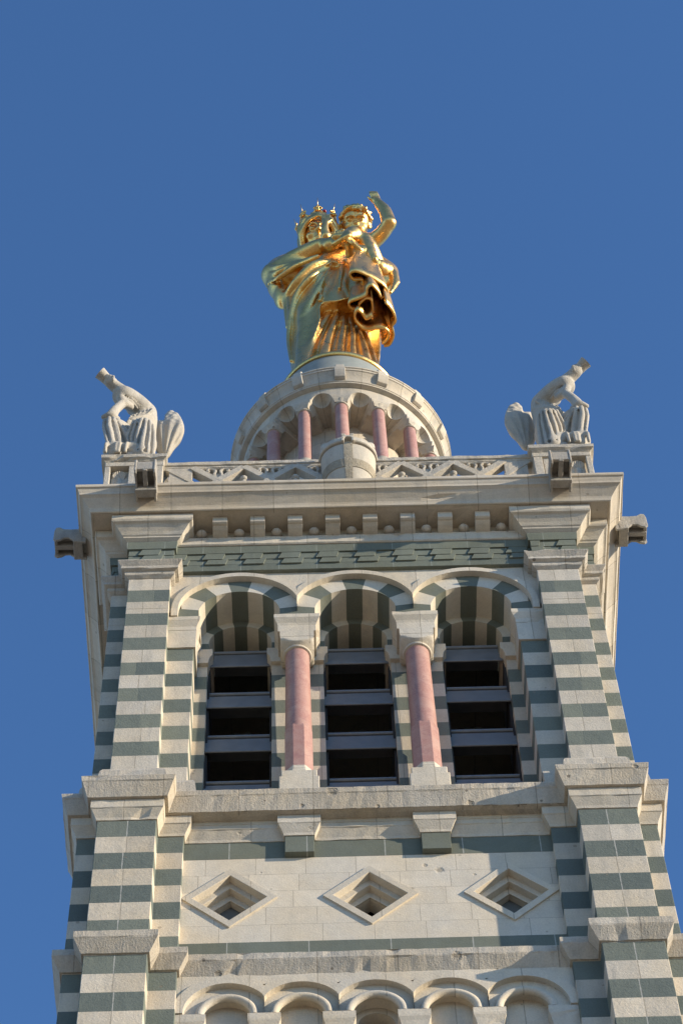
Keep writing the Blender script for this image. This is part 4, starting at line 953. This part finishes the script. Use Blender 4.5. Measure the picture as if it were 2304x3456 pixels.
# ================================================================ TRUMPETING ANGELS
def angel(sx, label):
    A = empty('stone_angel', label, 'angel statue', (sx*5.5, -5.5, 58.1), 'stone angels on the corner pedestals')
    X = lambda x: sx*x
    def ap(o, parent=None):
        o.parent = parent or A
        if not parent: o.matrix_parent_inverse = Matrix.Translation((-sx*5.5, 5.5, -58.1))
        return o
    P3 = lambda L_: [(X(x), y, z) for x, y, z in L_]
    lo, hi = (4.55, -6.75, 58.0), (6.95, -4.5, 63.9); xs_ = sorted((X(lo[0]), X(hi[0])))
    f = Field((xs_[0], lo[1], lo[2]), (xs_[1], hi[1], hi[2]), .034)
    f.ell((X(5.62), -5.4, 59.2), (.52, .6, 1.0), .2)
    f.spline(P3([(5.42, -5.3, 60.6), (5.40, -5.8, 60.45), (5.396, -6.0, 60.15)]), (.33, .32, .30), .1)             # near thigh and shin
    f.spline(P3([(5.396, -6.0, 60.15), (5.366, -6.02, 59.5), (5.33, -6.02, 58.5)]), (.30, .29, .31), .08)
    f.spline(P3([(5.7, -5.4, 60.6), (6.05, -5.85, 60.55), (6.27, -6.08, 60.3)]), (.27, .23, .19), .08)             # far thigh and shin
    f.spline(P3([(6.27, -6.08, 60.3), (6.23, -6.08, 59.8), (6.12, -6.05, 59.2), (6.05, -6.05, 58.5)]), (.19, .18, .18, .2), .06)
    f.spline(P3([(5.5, -5.3, 60.3), (5.47, -5.3, 61.5), (5.45, -5.25, 62.2), (5.44, -5.25, 62.45)]), (.40, .35, .33, .29), .1)
    f.spline(P3([(5.44, -5.32, 62.5), (5.67, -5.6, 62.43), (5.90, -5.8, 62.40), (6.03, -5.91, 62.33)]), (.28, .29, .30, .30), .06)  # wide sleeve
    f.spline(P3([(6.1, -6.0, 62.15), (6.02, -5.96, 61.88), (5.82, -5.78, 61.95)]), (.11, .12, .10), .05)                      # hanging cuff
    f.spline(P3([(6.02, -5.94, 62.46), (6.19, -6.05, 62.55), (6.34, -6.15, 62.63)]), (.20, .18, .165), .03)                   # forearm to the trumpet
    f.ell((X(6.38), -6.19, 62.67), (.18, .14, .18), .04)
    for k in range(4): f.chain(P3([(6.30+.075*k, -6.29-.005*k, 62.56+.055*k), (6.29+.085*k, -6.345, 62.68+.05*k), (6.34+.08*k, -6.31, 62.78+.045*k)]), (.05, .045, .035), .012)
    f.spline(P3([(6.26, -6.08, 60.8), (6.187, -6.02, 61.28), (6.03, -5.95, 61.8), (5.98, -5.9, 62.1)]), (.16, .13, .12, .11), .04)     # other forearm
    f.spline(P3([(6.46, -6.1, 60.72), (6.31, -6.12, 60.76), (6.1, -6.0, 60.8)]), (.075, .1, .08), .04)
    f.ell((X(5.80), -5.42, 62.62), (.2, .22, .26), .05).ell((X(5.72), -5.34, 62.7), (.22, .22, .25), .04).chain(P3([(5.6, -5.4, 62.2), (5.72, -5.42, 62.45)]), (.16, .14), .06)
    f.spline(P3([(5.886, -5.72, 61.05), (5.698, -5.7, 61.3), (5.469, -5.63, 61.55), (5.226, -5.45, 61.9)]), (.08, .1, .1, .08), .05)   # bunched belt
    for k in range(6):
        L_ = P3([(5.86-.1*k, -5.74+.02*k, 61.0+.15*k), (5.80-.11*k, -5.72+.02*k, 61.45+.12*k), (5.72-.09*k, -5.62+.02*k, 61.8+.1*k)])
        f.spline(L_, (.03, .05, .03), .02); f.spline([(x+sx*.05, y-.03, z) for x, y, z in L_], (.02, .04, .02), .02, sub=True)
    NF = [[(5.629, -6.153, 60.405), (5.692, -6.11, 60.009), (5.753, -6.066, 59.573), (5.62, -6.142, 58.9)], [(5.522, -6.209, 60.336), (5.584, -6.164, 59.896), (5.63, -6.126, 59.364), (5.5, -6.197, 58.7)],
          [(5.414, -6.264, 60.244), (5.454, -6.23, 59.761), (5.5, -6.198, 59.2), (5.46, -6.2, 58.5)], [(5.295, -6.24, 60.237), (5.298, -6.247, 59.633), (5.325, -6.274, 59.0), (5.34, -6.26, 58.4)],
          [(5.198, -6.175, 60.252), (5.165, -6.17, 59.689), (5.167, -6.186, 59.0), (5.163, -6.197, 58.4)], [(5.116, -6.10, 60.157), (5.07, -6.09, 59.611), (5.053, -6.09, 59.0), (5.053, -6.1, 58.4)]]
    for i, L_ in enumerate(NF):
        f.spline(P3(L_), (.045, .06, .065, .06), .03)
        if i < 5:
            G_ = [tuple((np.array(p)+np.array(q_))/2+np.array((0, -.02, 0))) for p, q_ in zip(L_, NF[i+1])]; f.spline(P3(G_), (.03, .05, .055, .05), .03, sub=True)
    FF = [[(6.404, -6.19, 60.4), (6.4, -6.18, 60.0), (6.34, -6.19, 59.6), (6.22, -6.22, 58.8)], [(6.286, -6.25, 60.4), (6.27, -6.245, 59.929), (6.195, -6.23, 59.474), (6.1, -6.2, 58.8)],
          [(6.175, -6.18, 60.519), (6.075, -6.14, 60.105), (5.99, -6.11, 59.6), (5.9, -6.09, 59.0)], [(6.099, -6.1, 60.549), (5.962, -6.06, 60.173), (5.846, -6.03, 59.826), (5.736, -6.0, 59.2)], [(6.0, -6.0, 60.5), (5.866, -5.98, 60.222), (5.735, -5.95, 59.9), (5.687, -5.97, 59.3)]]
    for i, L_ in enumerate(FF):
        f.spline(P3(L_), (.05, .06, .06, .05), .04)
        if i in (0, 1, 2): f.spline(P3([tuple((np.array(p)+np.array(q_))/2+np.array((0, -.01, 0))) for p, q_ in zip(L_, FF[i+1])]), (.03, .04, .045, .04), .03, sub=True)
    f.func(lambda xx, yy, zz: np.maximum(np.maximum(np.abs(xx-X(5.86))-.16, np.abs(yy+5.75)-.22), np.abs(zz-59.3)-.75)+0*xx, (min(X(5.6), X(6.1)), -6.1, 58.4), (max(X(5.6), X(6.1)), -5.4, 60.2), .1)
    for k in range(6):                                      # sleeve folds
        L_ = P3([(5.46+.035*k, -5.56-.02*k, 62.62-.11*k), (5.72+.015*k, -5.83-.01*k, 62.56-.10*k), (6.0, -6.08+.015*k, 62.50-.09*k)])
        f.spline(L_, (.03, .05, .045), .025)
        if k < 5: f.spline([(x, y-.02, z-.055) for x, y, z in L_], (.02, .04, .04), .025, sub=True)
    f.spline(P3([(6.06, -6.06, 62.56), (6.1, -6.1, 62.38), (6.07, -6.08, 62.15), (5.98, -5.95, 62.0)]), .05, .03)
    for p_, r_ in (((6.183, -6.0, 58.9), (.2, .2, .3)), ((5.92, -6.05, 58.85), (.25, .2, .28)), ((5.645, -6.05, 58.8), (.22, .2, .26)), ((5.381, -6.08, 58.7), (.2, .16, .2))): f.ell((X(p_[0]), p_[1], p_[2]), r_, .1)
    for k in (0, 2, 3, 6):
        f.spline(P3([(5.7+.09*k+.03*(k % 3), -6.1, 59.1-.02*k), (5.74+.09*k, -6.26, 58.85), (5.76+.085*k, -6.26, 58.4)]), (.04, .05, .05), .03)
    body = ap(f.build('body', 'carve', None, 1))
    # wing: a thick leaf of stone with feather ridges
    Wp = [(5.22, 62.95), (5.0, 62.95), (4.98, 63.35), (4.88, 63.55), (4.75, 63.5), (4.57, 63.12), (4.45, 62.6), (4.4, 62.1), (4.46, 61.55), (4.61, 61.1), (4.84, 60.55), (5.1, 61.0), (5.22, 61.8)]
    wg = MB(); nV = 22
    Pw = [np.array(p) for p in Wp]; ctr = np.array((4.85, 62.2)); Rr = []
    Q_ = Pw+[Pw[0]]
    loop = []
    for i in range(len(Pw)):
        a_, b_, c_, d_ = Pw[i-1], Pw[i], Pw[(i+1) % len(Pw)], Pw[(i+2) % len(Pw)]
        for s_ in range(8):
            t = s_/8; loop.append(.5*(2*b_+(c_-a_)*t+(2*a_-5*b_+4*c_-d_)*t*t+(3*b_-a_-3*c_+d_)*t**3))
    rings = []
    for sgn in (-1, 1):
        for v in (np.linspace(0.02, 1, nV) if sgn < 0 else np.linspace(1, .02, nV)):
            ring_ = []
            for p in loop:
                q_ = ctr+(p-ctr)*v; bul = .17*math.sqrt(max(0, 1-v**2.4))
                ph = math.atan2(q_[0]-4.87, max(.05, q_[1]-60.2)); up_ = min(1, max(0, (q_[1]-62.2)/.8))
                fe = (1-up_)*.022*math.sin(ph*46)+up_*.02*math.sin(q_[0]*26+1.5*math.sin(q_[1]*9))*math.sin(q_[1]*15)
                yy = -4.85+.22*(q_[0]-4.85)+.05*(q_[1]-62)+sgn*(bul+.03)+(fe if sgn < 0 else -fe)*(v < .97); ring_.append((X(q_[0]), yy, q_[1]))
            rings.append(ring_)
    wg.loft(rings); ap(wg.build('wing', 'carve', None, smooth=True))
    w2 = MB().loft([[(X(5.55+(p[0]-4.85)*-.55), -4.62+s_*.06, 60.9+(p[1]-60.5)*.62) for p in loop] for s_ in (-1, 1)]); ap(w2.build('wing', 'carve', None, bevel=.03))
    tr = MB().tube(P3([(6.02, -5.78, 62.62), (6.3, -6.02, 62.74), (6.46, -6.17, 62.80), (6.56, -6.26, 62.85), (6.64, -6.33, 62.89), (6.68, -6.36, 62.91)]), [.12, .135, .15, .16, .175, .185], 14); ap(tr.build('trumpet', 'carve', None, smooth=True, angle=60))
    rk = MB().box(*sorted((X(5.2), X(6.28))), -6.24, -5.0, 58.1, 58.32); rk.box(*sorted((X(5.15), X(5.75))), -6.2, -5.9, 58.3, 58.55); ap(rk.build('rock_seat', 'carve', None, bevel=.06))
    return A
angel(-1, 'weathered stone angel on the left corner pedestal, blowing a trumpet up to the left')
angel(1, 'weathered stone angel on the right corner pedestal, blowing a trumpet up to the right')
